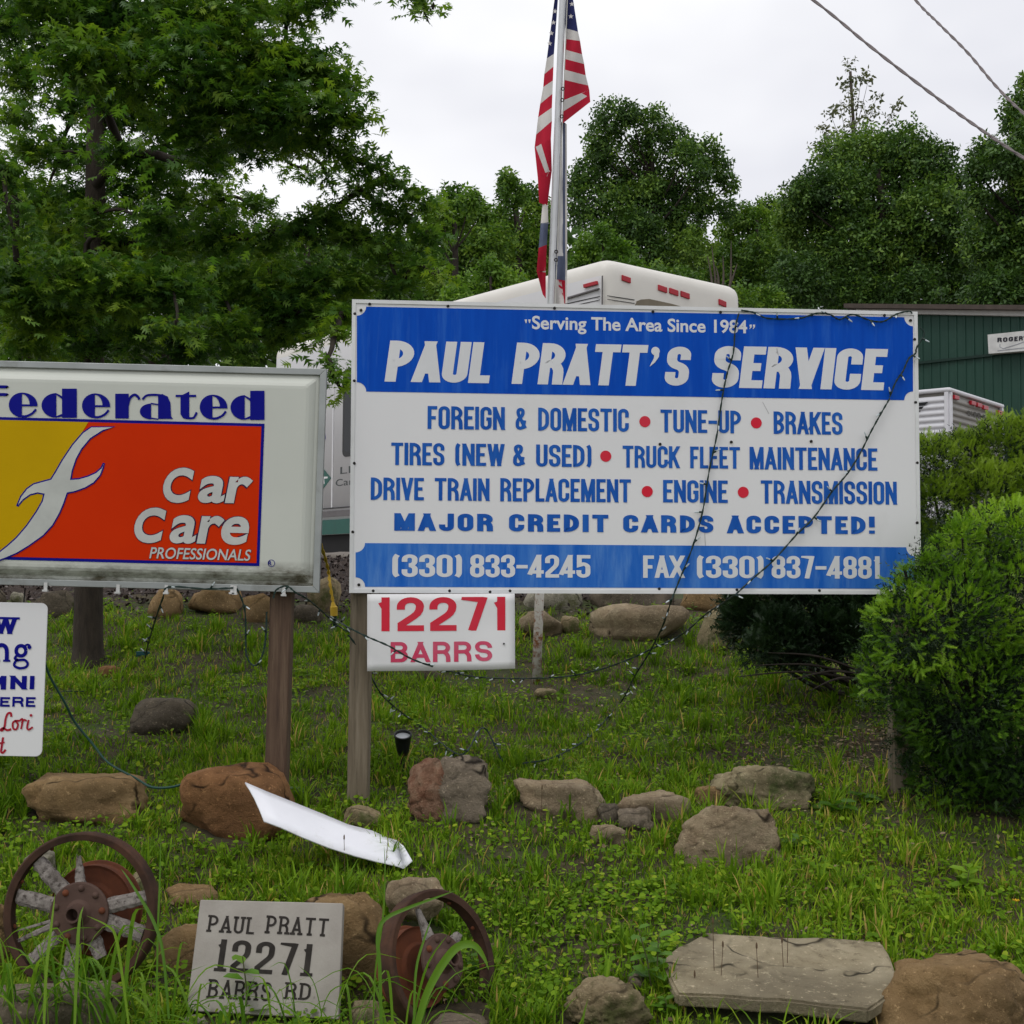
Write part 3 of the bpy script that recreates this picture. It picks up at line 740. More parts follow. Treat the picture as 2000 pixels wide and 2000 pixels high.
# scratch marks on the face
mb = MB()
for a, b_ in (((1489, 785), (1501, 808)), ((1545, 757), (1555, 775)), ((1376, 1040), (1377, 1066)), ((1459, 1067), (1455, 1085))):
    pa, pb = S.at(*a, .0008), S.at(*b_, .0008); mb.poly([pa, pa + S.x * .002, pb + S.x * .003, pb])
mb.build('scratch', M('scratch_grey', (.42, .42, .42), rough=.7), ss)

# ================================================================ NUMBER SIGN
N_ = Frame(P(717, 1311, 5.66), P(1006, 1308.5, 5.70), P(718, 1160.5, 5.66))
ns = empty('number_sign', N_.pt(N_.W / 2, 0), 'small white number sign with red digits hung under the service sign', 'sign')
mb = MB(); nx, nz_ = 20, 10
def warp(u, v, w=0):
    a = max(0, u / N_.W - .55) / .45; c_ = max(0, 1 - v / (N_.H * .6))
    return N_.pt(u, v + .006 * a * c_, w + .020 * a * c_ * math.sin(a * 3.0))
for j in range(nz_ + 1):
    for i in range(nx + 1): mb.v.append(tuple(warp(N_.W * i / nx, N_.H * j / nz_)))
for j in range(nz_):
    for i in range(nx):
        k = j * (nx + 1) + i; mb.f.append([k, k + 1, k + nx + 2, k + nx + 1]); mb.mi.append(0)
o = mb.build('plate', white_panel, ns, smooth=True); sm = o.modifiers.new('t', 'SOLIDIFY'); sm.thickness = .004; sm.offset = 1 if False else -1
mb = MB(); words(mb, N_, [('12271', 735, 990, 1233, 1165.5)], tx=.30, ty=.17, gap=.20, w0=.0012); mb.build('lettering', red_t, ns)
class WF:
    uv = N_.uv
    def pt(s, u, v, w=0): return warp(u, v, w)
mb = MB(); words(mb, WF(), [('BARRS', 763, 961, 1293.7, 1252.5)], tx=.26, ty=.18, gap=.20, w0=.0012); mb.build('lettering', red_f, ns)
mb = MB(); c_ = N_.at(984, 1257); mb.lathe(c_ + N_.n * .006, N_.x, N_.z, N_.n, [(.004, 0), (.004, .004), (.0001, .005)], 8); mb.build('screw', screw_m, ns)

# ================================================================ LIGHT BOX SIGN
B = Frame(P(-560, 1127.8, 5.6), P(624, 1158, 5.6), P(-556, 691, 5.6))
bx = empty('lightbox_sign', hit(541, 1536), 'white lightbox car care sign with orange and yellow panel, aluminium frame and timber post', 'sign')
cab = M('cabinet_grey', (.33, .35, .34), (.27, .29, .28), scale=4, rough=.5)
mb = MB(); mb.box(B.pt(.05, .012, -.22), B.x * (B.W - .115), B.z * (B.H - .024), B.n * .205); mb.build('cabinet', cab, bx, bevel=.003)
t_ = .027
def quadbar(p4, h0, h1):
    mb = MB(); vs = [B.pt(u, v, h0) for u, v in p4] + [B.pt(u, v, h1) for u, v in p4]
    mb.add(vs, [(0, 3, 2, 1), (4, 5, 6, 7), (0, 1, 5, 4), (1, 2, 6, 5), (2, 3, 7, 6), (3, 0, 4, 7)]); return mb
W, H = B.W, B.H
for p4 in ([(0, 0), (W, 0), (W - t_, t_), (t_, t_)], [(W, 0.0), (W, H), (W - t_, H - t_), (W - t_, t_)], [(W, H), (0, H), (t_, H - t_), (W - t_, H - t_)], [(0, H), (0, 0), (t_, t_), (t_, H - t_)]):
    quadbar(p4, -.0145, .012).build('frame_bar', alu, bx, bevel=.002)
# moulded face: flange, rounded shoulder, raised flat
face_m, nt, b, out = _new('sign_face_plastic'); b.inputs['Roughness'].default_value = .3; b.inputs['Specular IOR Level'].default_value = .3
tcn = nt.nodes.new('ShaderNodeTexCoord'); sxx = nt.nodes.new('ShaderNodeSeparateXYZ'); nt.links.new(tcn.outputs['Object'], sxx.inputs[0])
base_c = ramp(nt, noise_node(nt, 2, 4), [(.3, (.56, .58, .52)), (.7, (.52, .54, .485))])
mr = nt.nodes.new('ShaderNodeMapRange'); mr.inputs[1].default_value = .085; mr.inputs[2].default_value = .035; nt.links.new(sxx.outputs[2], mr.inputs[0])
grime = ramp(nt, noise_node(nt, 3.5, 8, .75, stretch=(1, 1, 2.5)), [(.40, (0, 0, 0)), (.60, (1, 1, 1))])
ggg = mixc(nt, 1.0, grime, mr.outputs[0], 'MULTIPLY')
nt.links.new(mixc(nt, ggg, base_c, (.10, .09, .06)), b.inputs['Base Color'])
rings = [(t_, -.002), (t_ + .006, .001), (t_ + .016, .004), (t_ + .028, .016), (t_ + .040, .026), (t_ + .052, .031), (t_ + .064, .032)]
mb = MB()
for i, (d, h) in enumerate(rings): mb.v += [tuple(B.pt(u, v, h)) for u, v in ((d, d), (W - d, d), (W - d, H - d), (d, H - d))]
for i in range(len(rings) - 1):
    for k in range(4): mb.f.append([i * 4 + k, i * 4 + (k + 1) % 4, i * 4 + 4 + (k + 1) % 4, i * 4 + 4 + k]); mb.mi.append(0)
k = (len(rings) - 1) * 4; mb.f.append([k, k + 1, k + 2, k + 3]); mb.mi.append(0)
fo = mb.build('face', face_m, bx, loc=Vector(B.pt(0, 0, 0)) - wloc(bx))
fo.modifiers.new('b', 'BEVEL').width = .006
fh = .0335
navy = M('navy_print', (.005, .006, .20), (.007, .009, .23), scale=4, rough=.5, spec=.05)
orange = M('orange_print', (.60, .030, .001), (.57, .027, .001), scale=3, rough=.5, spec=.05)
yellow = M('yellow_print', (.54, .34, .002), (.50, .315, .002), scale=3, rough=.5, spec=.05)
def Bp(x, y, w=fh): return B.at(x / 2.927, 680 + y / 2.927, w)     # pixels of the enlarged view
mb = MB()
u1, v1 = B.uv(516.6, 827.5, fh); u2, v2 = B.uv(516.4, 1106, fh); ul = u1 - 1.62
mb.poly([B.pt(ul, v2, fh), B.pt(u1, v2, fh), B.pt(u1, v1, fh), B.pt(ul, v1, fh)]); mb.build('printed_border', navy, bx)
g = .0125
mb = MB(); mb.poly([B.pt(ul + g, v2 + g, fh + .001), B.pt(u1 - g, v2 + g, fh + .001), B.pt(u1 - g, v1 - g, fh + .001), B.pt(ul + g, v1 - g, fh + .001)]); mb.build('orange_field', orange, bx)
L_edge = [(520, 445), (470, 480), (410, 550), (350, 640), (310, 710), (288, 745), (240, 758), (190, 772), (150, 800), (115, 845), (92, 900), (104, 907), (135, 870), (175, 842), (215, 832), (246, 838), (238, 872), (205, 930), (150, 1010), (90, 1080), (40, 1125), (-30, 1180), (-60, 1212)]
R_edge = [(-20, 1224), (30, 1205), (100, 1175), (170, 1132), (250, 1075), (305, 1015), (345, 945), (368, 890), (388, 832), (430, 824), (490, 802), (540, 772), (578, 728), (594, 685), (600, 658), (588, 655), (575, 682), (545, 708), (500, 728), (450, 742), (410, 745), (418, 700), (440, 635), (470, 580), (520, 520), (590, 475), (660, 447)]
# yellow left of the swoosh
mb = MB(); yl = [B.pt(ul + g, v1 - g, fh + .002), B.pt(B.uv(520 / 2.927, 830)[0], v1 - g, fh + .002)] + [Bp(x, y, fh + .002) for x, y in L_edge[1:]] ; yl += [B.pt(ul + g, v2 + g, fh + .002)]
bmq = bmesh.new()
mb.poly(yl); mb.build('yellow_field', yellow, bx)
def shrink(pts, d):
    out = []; n = len(pts)
    A = sum(pts[i - 1][0] * pts[i][1] - pts[i][0] * pts[i - 1][1] for i in range(n)); s = 1 if A > 0 else -1
    for i in range(n):
        a, p, c_ = pts[i - 1], pts[i], pts[(i + 1) % n]
        d0 = (p[0] - a[0], p[1] - a[1]); d1 = (c_[0] - p[0], c_[1] - p[1]); l0 = math.hypot(*d0) or 1; l1 = math.hypot(*d1) or 1
        n0 = (-d0[1] / l0 * s, d0[0] / l0 * s); n1 = (-d1[1] / l1 * s, d1[0] / l1 * s)
        bxx, byy = n0[0] + n1[0], n0[1] + n1[1]; bl = math.hypot(bxx, byy)
        if bl < .3: out.append((p[0] - (d0[0] / l0) * d * 1.5, p[1] - (d0[1] / l0) * d * 1.5)); continue
        k = min(d / (bl / 2), d * 2); out.append((p[0] + bxx / bl * k, p[1] + byy / bl * k))
    return out
swo = L_edge + R_edge
# lowest end runs on to the bottom border
mb = MB(); mb.poly([Bp(x, min(max(y, 447), 1236), fh + .003) for x, y in swo]); mb.build('swoosh_outline', navy, bx)
mb = MB(); mb.poly([Bp(x, min(max(y, 452), 1226), fh + .004) for x, y in shrink(swo, 8)]); mb.build('swoosh', M('swoosh_white', (.55, .57, .53), rough=.4, spec=.1), bx)
# display lettering with fat left halves
def poly_px(mb, pts, w=fh + .001): mb.poly([B.at(x, y, w) for x, y in pts])
def strip(mb, fr, pts, wd, w, sub=5, taper=None):
    P3 = smooth_path([Vector((x, y, 0)) for x, y in pts], sub); n = len(P3)
    uvp = [fr.uv(p.x, p.y, w) for p in P3]
    for i in range(n - 1):
        q = []
        for j, sg in ((i, 1), (i + 1, 1), (i + 1, -1), (i, -1)):
            a, c_ = uvp[max(j - 1, 0)], uvp[min(j + 1, n - 1)]; dx, dy = c_[0] - a[0], c_[1] - a[1]; l = math.hypot(dx, dy) or 1
            ww = wd * (taper(j / (n - 1)) if taper else 1) / 2
            q.append(fr.pt(uvp[j][0] - dy / l * ww * sg, uvp[j][1] + dx / l * ww * sg, w))
        mb.poly(q)
def fat(mb, kind, x0, x1, yb, xh, asc):
    """yb baseline, xh x-height, asc ascender height (px)"""
    w = x1 - x0; cx = x0 + w * .5; yt = yb - xh; cy = yb - xh / 2
    def half(xc, rx, a0, a1, ry=xh / 2): return [(xc + rx * math.cos(t), cy - ry * math.sin(t)) for t in np.linspace(a0, a1, 14)]
    hp = math.pi / 2
    pw = .0021
    if kind == 'e':
        poly_px(mb, half(x0 + w * .46, w * .46, hp, 3 * hp))
        outer = half(x0 + w * .46, w * .54, hp, 0); inner = half(x0 + w * .46, w * .27, 0, hp, xh / 2 - 3)
        for i in range(13): poly_px(mb, [outer[i], outer[i + 1], inner[12 - i], inner[13 - i]], fh + .0012)
        poly_px(mb, [(x0 + w * .44, cy - 1.2), (x1, cy - 1.2), (x1, cy + 2.6), (x0 + w * .44, cy + 2.6)], fh + .0014)
        strip(mb, B, [(x0 + w * .44, yb - 2), (x0 + w * .62, yb - 2.5), (x0 + w * .82, yb - xh * .16), (x0 + w * .95, yb - xh * .33)], 4.6 * 5.6 / F, fh + .0016)
    if kind == 'd':
        poly_px(mb, half(x0 + w * .42, w * .42, hp, 3 * hp))
        poly_px(mb, [(x0 + w * .58, yb), (x1, yb), (x1, yb - asc), (x0 + w * .58, yb - asc)], fh + .0012)
        poly_px(mb, [(x0 + w * .41, yb), (x0 + w * .6, yb - xh * .06), (x0 + w * .6, yb - xh * .17), (x0 + w * .41, yb - 3)], fh + .0014)
        poly_px(mb, [(x0 + w * .41, yt), (x0 + w * .6, yt + xh * .14), (x0 + w * .6, yt + xh * .26), (x0 + w * .41, yt + 3)], fh + .0014)
    if kind == 'r':
        poly_px(mb, [(x0, yb), (x0 + w * .55, yb), (x0 + w * .55, yt), (x0, yt)])
        strip(mb, B, [(x0 + w * .5, yt + xh * .5), (x0 + w * .6, yt + xh * .18), (x0 + w * .78, yt + 2), (x0 + w * .93, yt + xh * .13), (x0 + w * .98, yt + xh * .24)], 5.0 * 5.6 / F, fh + .0014)
    if kind == 'a':
        yy = yb - xh * .30
        poly_px(mb, [(x0 + w * .34 + w * .34 * math.cos(t), yy - xh * .32 * math.sin(t)) for t in np.linspace(hp, 3 * hp, 14)])
        poly_px(mb, [(x0 + w * .55, yb), (x0 + w, yb), (x0 + w * .94, yb - 5), (x0 + w * .92, yt + xh * .35), (x0 + w * .84, yt + xh * .10), (x0 + w * .68, yt), (x0 + w * .55, yt + 1)], fh + .0012)
        strip(mb, B, [(x0 + w * .08, yt + xh * .22), (x0 + w * .2, yt + 3), (x0 + w * .42, yt + 1.4), (x0 + w * .62, yt + 2.4)], 4.4 * 5.6 / F, fh + .0014)
        for ys_ in (yy - xh * .32, yb - 1.5): poly_px(mb, [(x0 + w * .33, ys_ - 1.5), (x0 + w * .56, ys_ + 1), (x0 + w * .56, ys_ + 3.5), (x0 + w * .33, ys_ + 1.5)], fh + .0015)
    if kind == 't':
        poly_px(mb, [(x0 + w * .22, yb - xh * .2), (x0 + w * .34, yb - 2), (x0 + w * .5, yb), (x0 + w * .62, yb), (x0 + w * .62, yb - asc * .95), (x0 + w * .22, yb - asc * .80)])
        strip(mb, B, [(x0, yt + 3), (x1 - 3, yt + 3)], 4.4 * 5.6 / F, fh + .0014)
        strip(mb, B, [(x0 + w * .58, yb - 2), (x0 + w * .82, yb - 3), (x0 + w * .96, yb - xh * .28)], 4.4 * 5.6 / F, fh + .0016)
mb = MB()
for kd, a, c_ in (('e', 17, 73), ('d', 81, 150), ('e', 160, 215), ('r', 225, 273), ('a', 273, 338), ('t', 343, 386), ('e', 390, 444), ('d', 450, 516.6)):
    yb_ = 814.5 + (c_ - 17) * .0112
    fat(mb, kd, a, c_, yb_, 48.5, 57)
for y in (755, 770): strip(mb, B, [(-40, y), (8, y + .5), (14, y + 1.5)], 6 * 5.6 / F, fh + .0014)
poly_px(mb, [(-42, 814), (-14, 814), (-14, 752), (-42, 752)])
mb.build('lettering', navy, bx)
cream = M('cream_print', (.56, .57, .54), rough=.5, spec=.1); dk = M('outline_print', (.05, .02, .06), rough=.5, spec=.05)
for t, x0, x1, yb, yt, off in (('C', 317, 385, 982.5, 915.5, .04), ('ar', 388, 499, 983, 933, .030), ('C', 261, 331, 1060.5, 993, .04), ('are', 333, 495, 1061.5, 1010.5, .026), ('PROFESSIONALS', 296, 495, 1091, 1074, .012)):
    gr = .0025 if t != 'PROFESSIONALS' else .0015
    font_text(B, t, x0, x1, yb, yt, dk, bx, w0=fh + .0025, shear=.16, off=off + .018, grow=gr, name='letter_outline')
    font_text(B, t, x0, x1, yb, yt, cream, bx, w0=fh + .0040, shear=.16, off=off)
mb = MB(); u, v = B.uv(530, 1100, fh); strip(mb, B, [(530 + 6.5 * math.cos(t), 1100 + 6.5 * math.sin(t)) for t in np.linspace(0, 2 * math.pi, 18)], .0024, fh + .001, sub=1); mb.build('trademark_ring', navy, bx)
font_text(B, 'R', 526.5, 534, 1104, 1096, navy, bx, w0=fh + .001, off=.02)
pb = P(539, 1540, 5.68); pt_ = P(546, 1150, 5.68); pt_.x = pb.x + .014
post_mesh(pt_, pb, .092, .090, 9).build('post', wood_r, bx)
pb = P(-480, 1530, 5.68); pt_ = P(-480, 1150, 5.68)
post_mesh(pt_, pb, .092, .090, 10).build('post', wood_r, bx)
clip_m = M('clip_plastic', (.62, .62, .60), rough=.5)
for x, y in ((92, 1146), (233, 1150), (327, 1151), (455, 1151), (461, 1152), (556, 1155)):
    u, v = B.uv(x, y); mb = MB(); mb.box(B.pt(u - .007, v - .016, .0125), B.x * .014, B.z * .034, B.n * .008); mb.box(B.pt(u - .011, v - .020, .0125), B.x * .022, B.z * .008, B.n * .016); mb.build('clip', clip_m, bx)

# ================================================================ SMALL SIGN HUNG AT LEFT
Q = Frame(P(-260, 1471, 5.62), P(81.5, 1478, 5.62), P(-254, 1171, 5.62))
hs = empty('hanging_sign', Q.pt(Q.W / 2, 0), 'white rounded-corner sign with navy and red lettering cut off at the left edge', 'sign')
r = .028; pts = []
for (cu, cv, a0) in ((Q.W - r, r, -90), (Q.W - r, Q.H - r, 0), (r, Q.H - r, 90), (r, r, 180)):
    for k in range(7): t = math.radians(a0 + 15 * k); pts.append(Q.pt(cu + r * math.cos(t), cv + r * math.sin(t), 0))
mb = MB(); mb.prism([p - Q.n * .006 for p in pts], Q.n * .006); mb.build('plate', white_panel, hs, bevel=.0015)
mb = MB()
words(mb, Q, [('W', -12, 34, 1237.5, 1205.5)], tx=.30, ty=.16, serif=.13, w0=.002)
words(mb, Q, [('M', -30, 13, 1346, 1320), ('N', 20, 53, 1346, 1320), ('I', 58, 68, 1346, 1320)], tx=.32, ty=.2, serif=.0, w0=.002)
words(mb, Q, [('E', 0, 20, 1380, 1361.5), ('RE', 24, 70, 1380, 1361.5)], tx=.22, ty=.22, gap=.2, w0=.002)
W5 = 5.62 / F
strip(mb, Q, [(-8, 1258), (-8, 1292)], 9 * W5, .002, 2); strip(mb, Q, [(-8, 1266), (1, 1260), (9, 1262), (13, 1270), (13, 1292)], 8 * W5, .0023); strip(mb, Q, [(6, 1290.5), (20, 1290.5)], 4 * W5, .0026, 2); strip(mb, Q, [(-16, 1290.5), (0, 1290.5)], 4 * W5, .0026, 2)
strip(mb, Q, [(41 + 9.5 * math.cos(t), 1271 + 10 * math.sin(t)) for t in np.linspace(0, 2 * math.pi, 13)], 7 * W5, .002, 2)
strip(mb, Q, [(47, 1263), (53, 1259), (59, 1261)], 4 * W5, .0025); disc(mb, Q, 58, 1264, .0085, .003, 12)
strip(mb, Q, [(33, 1280), (29, 1286), (36, 1289), (48, 1289), (54, 1296), (50, 1303), (38, 1305), (28, 1300), (30, 1292), (36, 1289.5)], 5 * W5, .0025)
mb.build('lettering', navy, hs)
mb = MB()
strip(mb, Q, [(22, 1400), (21, 1393), (15, 1394), (11, 1404), (9, 1418), (5, 1426), (1, 1426), (6, 1422), (14, 1426), (22, 1424)], 4.2 * W5, .002)
strip(mb, Q, [(31, 1407), (25, 1412), (26, 1423), (32, 1424), (35, 1415), (31, 1408), (38, 1408)], 3.8 * W5, .0023)
strip(mb, Q, [(38, 1408), (43, 1404), (44, 1409), (41, 1424)], 3.6 * W5, .0026); strip(mb, Q, [(42, 1412), (47, 1406), (52, 1408)], 3.4 * W5, .0029)
strip(mb, Q, [(56, 1406), (53, 1420), (56, 1425), (64, 1420)], 3.8 * W5, .0032); disc(mb, Q, 61, 1397, .006, .0035, 12)
strip(mb, Q, [(6, 1440), (3, 1460), (2, 1468), (6, 1470), (11, 1464)], 4.2 * W5, .002); strip(mb, Q, [(-3, 1452), (9, 1450)], 3.2 * W5, .0023)
mb.build('lettering', M('script_red', (.42, .010, .030), rough=.4), hs)
mb = MB(); mb.tube([Q.at(46, 1182, -.01), Q.at(49, 1150, -.03)], .003, 6); mb.build('hanger', screw_m, hs)

# ================================================================ ADDRESS STONE
A = Frame(P(364, 1974, 4.00), P(661, 1991, 3.99), P(391, 1757, 4.13))
ast = empty('address_stone', A.pt(A.W / 2, 0), 'grey stone tablet with engraved dark name, number and road lettering leaning on boulders', 'stone tablet')
stone = M('tablet_stone', (.34, .315, .28), (.29, .265, .235), scale=9, rough=.9, bmp=.5, bscale=90, bdist=.002, dirt=(.24, .23, .17), dscale=6, dlo=.55, dhi=.8)
mb = MB(); hw = A.W; c4 = [A.uv(364, 1974), A.uv(661, 1991), A.uv(670, 1764), A.uv(391, 1757)]
fr4 = [A.pt(u, v, 0) for u, v in c4]; mb.prism([p - A.n * .045 for p in fr4], A.n * .045)
mb.build('tablet', stone, ast, bevel=.003)
ink = M('engraved_black', (.018, .015, .013), (.035, .03, .026), scale=30, rough=.9)
mb = MB()
words(mb, A, [('PAUL', 405, 500, 1820, 1792)], tx=.26, ty=.13, serif=.13, gap=.34, w0=.0012)
words(mb, A, [('PRATT', 519, 643, 1823, 1794.5)], tx=.26, ty=.13, serif=.13, gap=.34, w0=.0012)
words(mb, A, [('12271', 417, 613, 1896.5, 1844.5)], tx=.31, ty=.13, serif=.10, gap=.28, w0=.0012)
words(mb, A, [('BARRS', 405, 532, 1949, 1919), ('RD', 556, 609, 1951, 1921), ('.', 613, 617, 1951, 1921)], tx=.24, ty=.13, serif=.11, gap=.34, w0=.0012)
mb.build('lettering', ink, ast)
ROCKS.append((A.pt(A.W / 2, 0).x, 4.05, .22, .05))

# ================================================================ WHITE PLASTIC STRIP
up = [(479, 1527.5), (520, 1545), (575, 1567), (632, 1590), (680, 1610), (727, 1622), (757, 1636), (775, 1641)]
lowr = [(516, 1603), (548, 1615), (590, 1634), (640, 1654), (690, 1670), (735, 1682), (772, 1690), (790, 1696)]
mb = MB(); n = len(up)
for i in range(n):
    t = i / (n - 1); a = P(*up[i], 5.22 + .0 * t); c_ = P(*lowr[i], 5.02 + .02 * t)
    for k in range(5):
        s_ = k / 4; p = a.lerp(c_, s_); p.z += .012 * math.sin(math.pi * s_); mb.v.append(tuple(p))
for i in range(n - 1):
    for k in range(4): j = i * 5 + k; mb.f.append([j, j + 1, j + 6, j + 5]); mb.mi.append(0)
j = (n - 1) * 5; tip = P(806, 1682, 5.05); mid = P(790, 1655, 5.14)
mb.v += [tuple(tip), tuple(mid)]; k = len(mb.v) - 2
mb.f += [[j + 4, j + 3, k], [j + 3, j + 2, k], [j + 2, k + 1, k], [j + 2, j + 1, k + 1], [j + 1, j, k + 1]]; mb.mi += [0] * 5
o = mb.build('plastic_strip', M('white_plastic', (.82, .83, .87), (.76, .77, .81), scale=5, rough=.4, dirt=(.55, .54, .50), dscale=9, dlo=.58, dhi=.80), smooth=True)
sm = o.modifiers.new('t', 'SOLIDIFY'); sm.thickness = .006
tag(o, 'curved strip of bright white plastic propped against the red boulder', 'plastic strip')

# ================================================================ SPOTLIGHT
sp = empty('spotlight', hit(788, 1506), 'small black garden spotlight aimed up at the signs, in the lawn right of the post', 'spotlight')
ax = (P(794, 1430, 6.02) - P(788, 1470, 6.10)).normalized(); ax = (Vector((.02, -.42, .9))).normalized()
X = ax.cross(Vector((0, 1, 0))).normalized(); Yv = ax.cross(X)
c0 = P(787, 1474, 6.15); blk = M('black_plastic', (.012, .013, .014), rough=.35)
mb = MB(); mb.lathe(c0, X, Yv, ax, [(.001, 0), (.022, .002), (.030, .03), (.036, .07), (.038, .098), (.041, .10), (.041, .108), (.035, .108), (.034, .095)], 24); mb.build('housing', blk, sp, smooth=True)
mb = MB(); mb.lathe(c0, X, Yv, ax, [(.0001, .096), (.0345, .096)], 24)
mb.build('lens', M('lens_glass', (.62, .64, .66), rough=.15), sp)
mb = MB(); mb.tube([c0 + ax * .01, c0 - Vector((0, 0, .05))], [.010, .008], 8); mb.build('bracket', blk, sp)
mb = MB(); mb.tube([c0 - Vector((0, 0, .05)), Vector((c0.x, c0.y, G(c0.x, c0.y) - .05))], [.009, .004], 6); mb.build('stake', blk, sp)
mb = MB(); g0 = hit(780, 1500); mb.tube(smooth_path([c0 - Vector((0, 0, .04)), P(775, 1492, 6.1), g0 + Vector((0, 0, .01)), hit(760, 1506) + Vector((0, 0, .01))]), .003, 6); mb.build('cable', blk, sp)

# ================================================================ WHEELS
rust = M('rusty_steel', (.030, .016, .011), (.075, .038, .024), scale=9, rough=.8, metal=.15, bmp=.5, bscale=60, bdist=.002, dirt=(.11, .048, .026), dscale=6, dlo=.52, dhi=.75)
rust_o = M('orange_rust', (.085, .030, .016), (.17, .052, .022), scale=7, rough=.85, bmp=.4, bscale=50, bdist=.002, dirt=(.06, .028, .02), dscale=4)
rust_p = M('rusty_plate', (.060, .034, .026), (.095, .056, .042), scale=9, rough=.75, bmp=.5, bscale=70, bdist=.002, dirt=(.05, .028, .022), dscale=6)
grey_wood = M('spoke_wood', (.30, .27, .245), (.15, .13, .115), scale=28, rough=.9, bmp=1, bscale=70, bdist=.006, dirt=(.075, .062, .054), dscale=60, dlo=.52, dhi=.66)
def wheel(name, c, ax, upv, R, label, spokes, drum_off=.06, tube_l=.05, group='old wooden-spoked wheels'):
    """ax points out of the hub plate; spokes: (angle deg, r0, r1, width, taper)"""
    ax = Vector(ax).normalized(); X = Vector(upv).cross(ax).normalized(); Z = ax.cross(X).normalized()
    t = empty(name, c - Vector((0, 0, R)), label, 'wheel', group)
    mb = MB(); mb.lathe(c, X, Z, ax, [(R, .024), (R, -.024), (R - .005, -.029), (R - .016, -.028), (R - .019, -.022), (R - .019, .018), (R - .026, .025), (R - .006, .029)], 64, closed=True); mb.build('rim', rust, t, smooth=False, bevel=.002)
    for i in range(10):
        a = math.radians(36 * i + 12); p = c + (X * math.cos(a) + Z * math.sin(a)) * (R - .025)
        d = -(X * math.cos(a) + Z * math.sin(a))
        mb = MB(); mb.lathe(p, ax, d.cross(ax), d, [(.007, -.002), (.006, .003), (.0001, .005)], 8); mb.build('rivet', rust_o, t)
    mb = MB(); rp = R * .385
    mb.lathe(c + ax * .018, X, Z, ax, [(.0001, -.004), (rp, -.004), (rp, .004), (rp - .004, .007), (R * .17, .009), (R * .13, .020), (R * .105, tube_l), (R * .102, tube_l + .006), (R * .076, tube_l + .006), (R * .074, .008), (.0001, .006)], 40)
    mb.build('hub_plate', rust_p, t, smooth=False, bevel=.001)
    for i in range(9):
        a = math.radians(40 * i + 7); p = c + ax * .024 + (X * math.cos(a) + Z * math.sin(a)) * rp * .80
        mb = MB(); mb.lathe(p, X, Z, ax, [(.011, 0), (.010, .005), (.006, .009), (.0001, .010)], 12); mb.build('bolt', rust_o if i % 3 == 0 else rust_p, t, smooth=True)
    mb = MB(); rd = R * .56
    mb.lathe(c - ax * drum_off, X, Z, ax, [(.0001, .0), (rd * .55, .0), (rd * .62, -.012), (rd * .93, -.014), (rd, -.006), (rd, -.055), (rd + .012, -.058), (rd + .012, -.066), (rd - .006, -.066)], 48)
    mb.build('brake_drum', rust_o, t, smooth=False, bevel=.002)
    rg = random.Random(len(spokes) * 7)
    for (an, r0, r1, wd, tp) in spokes:
        a = math.radians(an); d = X * math.cos(a) + Z * math.sin(a); s_ = ax.cross(d)
        mb = MB(); n = 9; prof = [(-1, -.5), (-.6, -1), (.5, -1), (1, -.6), (1, .5), (.6, 1), (-.5, 1), (-1, .55)]
        for i in range(n + 1):
            q = i / n; r_ = r0 + (r1 - r0) * q; hw = wd / 2 * (1 - (1 - tp) * q)
            for (px_, py_) in prof:
                j = 1 + rg.uniform(-.10, .10)
                rr = r_ + (rg.uniform(-.012, .012) if i == n and tp < .8 else 0)
                mb.v.append(tuple(c + d * rr + s_ * (px_ * hw * j) + ax * (py_ * hw * .62 * j)))
        for i in range(n):
            for k in range(8): mb.f.append([i * 8 + k, i * 8 + (k + 1) % 8, (i + 1) * 8 + (k + 1) % 8, (i + 1) * 8 + k]); mb.mi.append(0)
        mb.f.append(list(range(8))[::-1]); mb.mi.append(0); mb.f.append([n * 8 + k for k in range(8)]); mb.mi.append(0)
        mb.build('spoke', grey_wood, t)
    return t
d1 = 4.15; c1 = P(160, 1782, d1); R1 = 151 * d1 / F
rp1 = R1 * .36; ri = R1 - .026
wheel('wagon_wheel', c1, (-.10, -1, .12), (0, .12, 1), R1, 'upright rusty wheel with weathered wooden spokes at the lower left',
      [(135, rp1, ri * .99, .048, .9), (97, rp1, ri * .80, .034, .35), (168, rp1, ri * .99, .046, .95), (14, rp1, ri * .99, .046, .9), (-17, rp1, ri * .97, .048, .95), (-62, rp1, R1 * .62, .046, .8), (-99, rp1, ri * .96, .046, .9), (-136, rp1, ri * .99, .040, .9), (204, rp1, ri * .98, .022, .5), (196, rp1, ri * .96, .012, .4)])
d2 = 4.02; c2 = P(856, 1880, d2 + .05); R2 = 138 * d2 / F
wheel('wagon_wheel', c2, (.70, -.62, .34), (-.45, .15, 1), R2, 'rusty wheel tilted back with its orange drum showing, right of the address stone',
      [(92, R2 * .36, R2 * .80, .040, .4), (20, R2 * .36, R2 * .6, .045, .5)], drum_off=.07)
for c_ in (c1, c2): ROCKS.append((c_.x, c_.y, .17, .06))

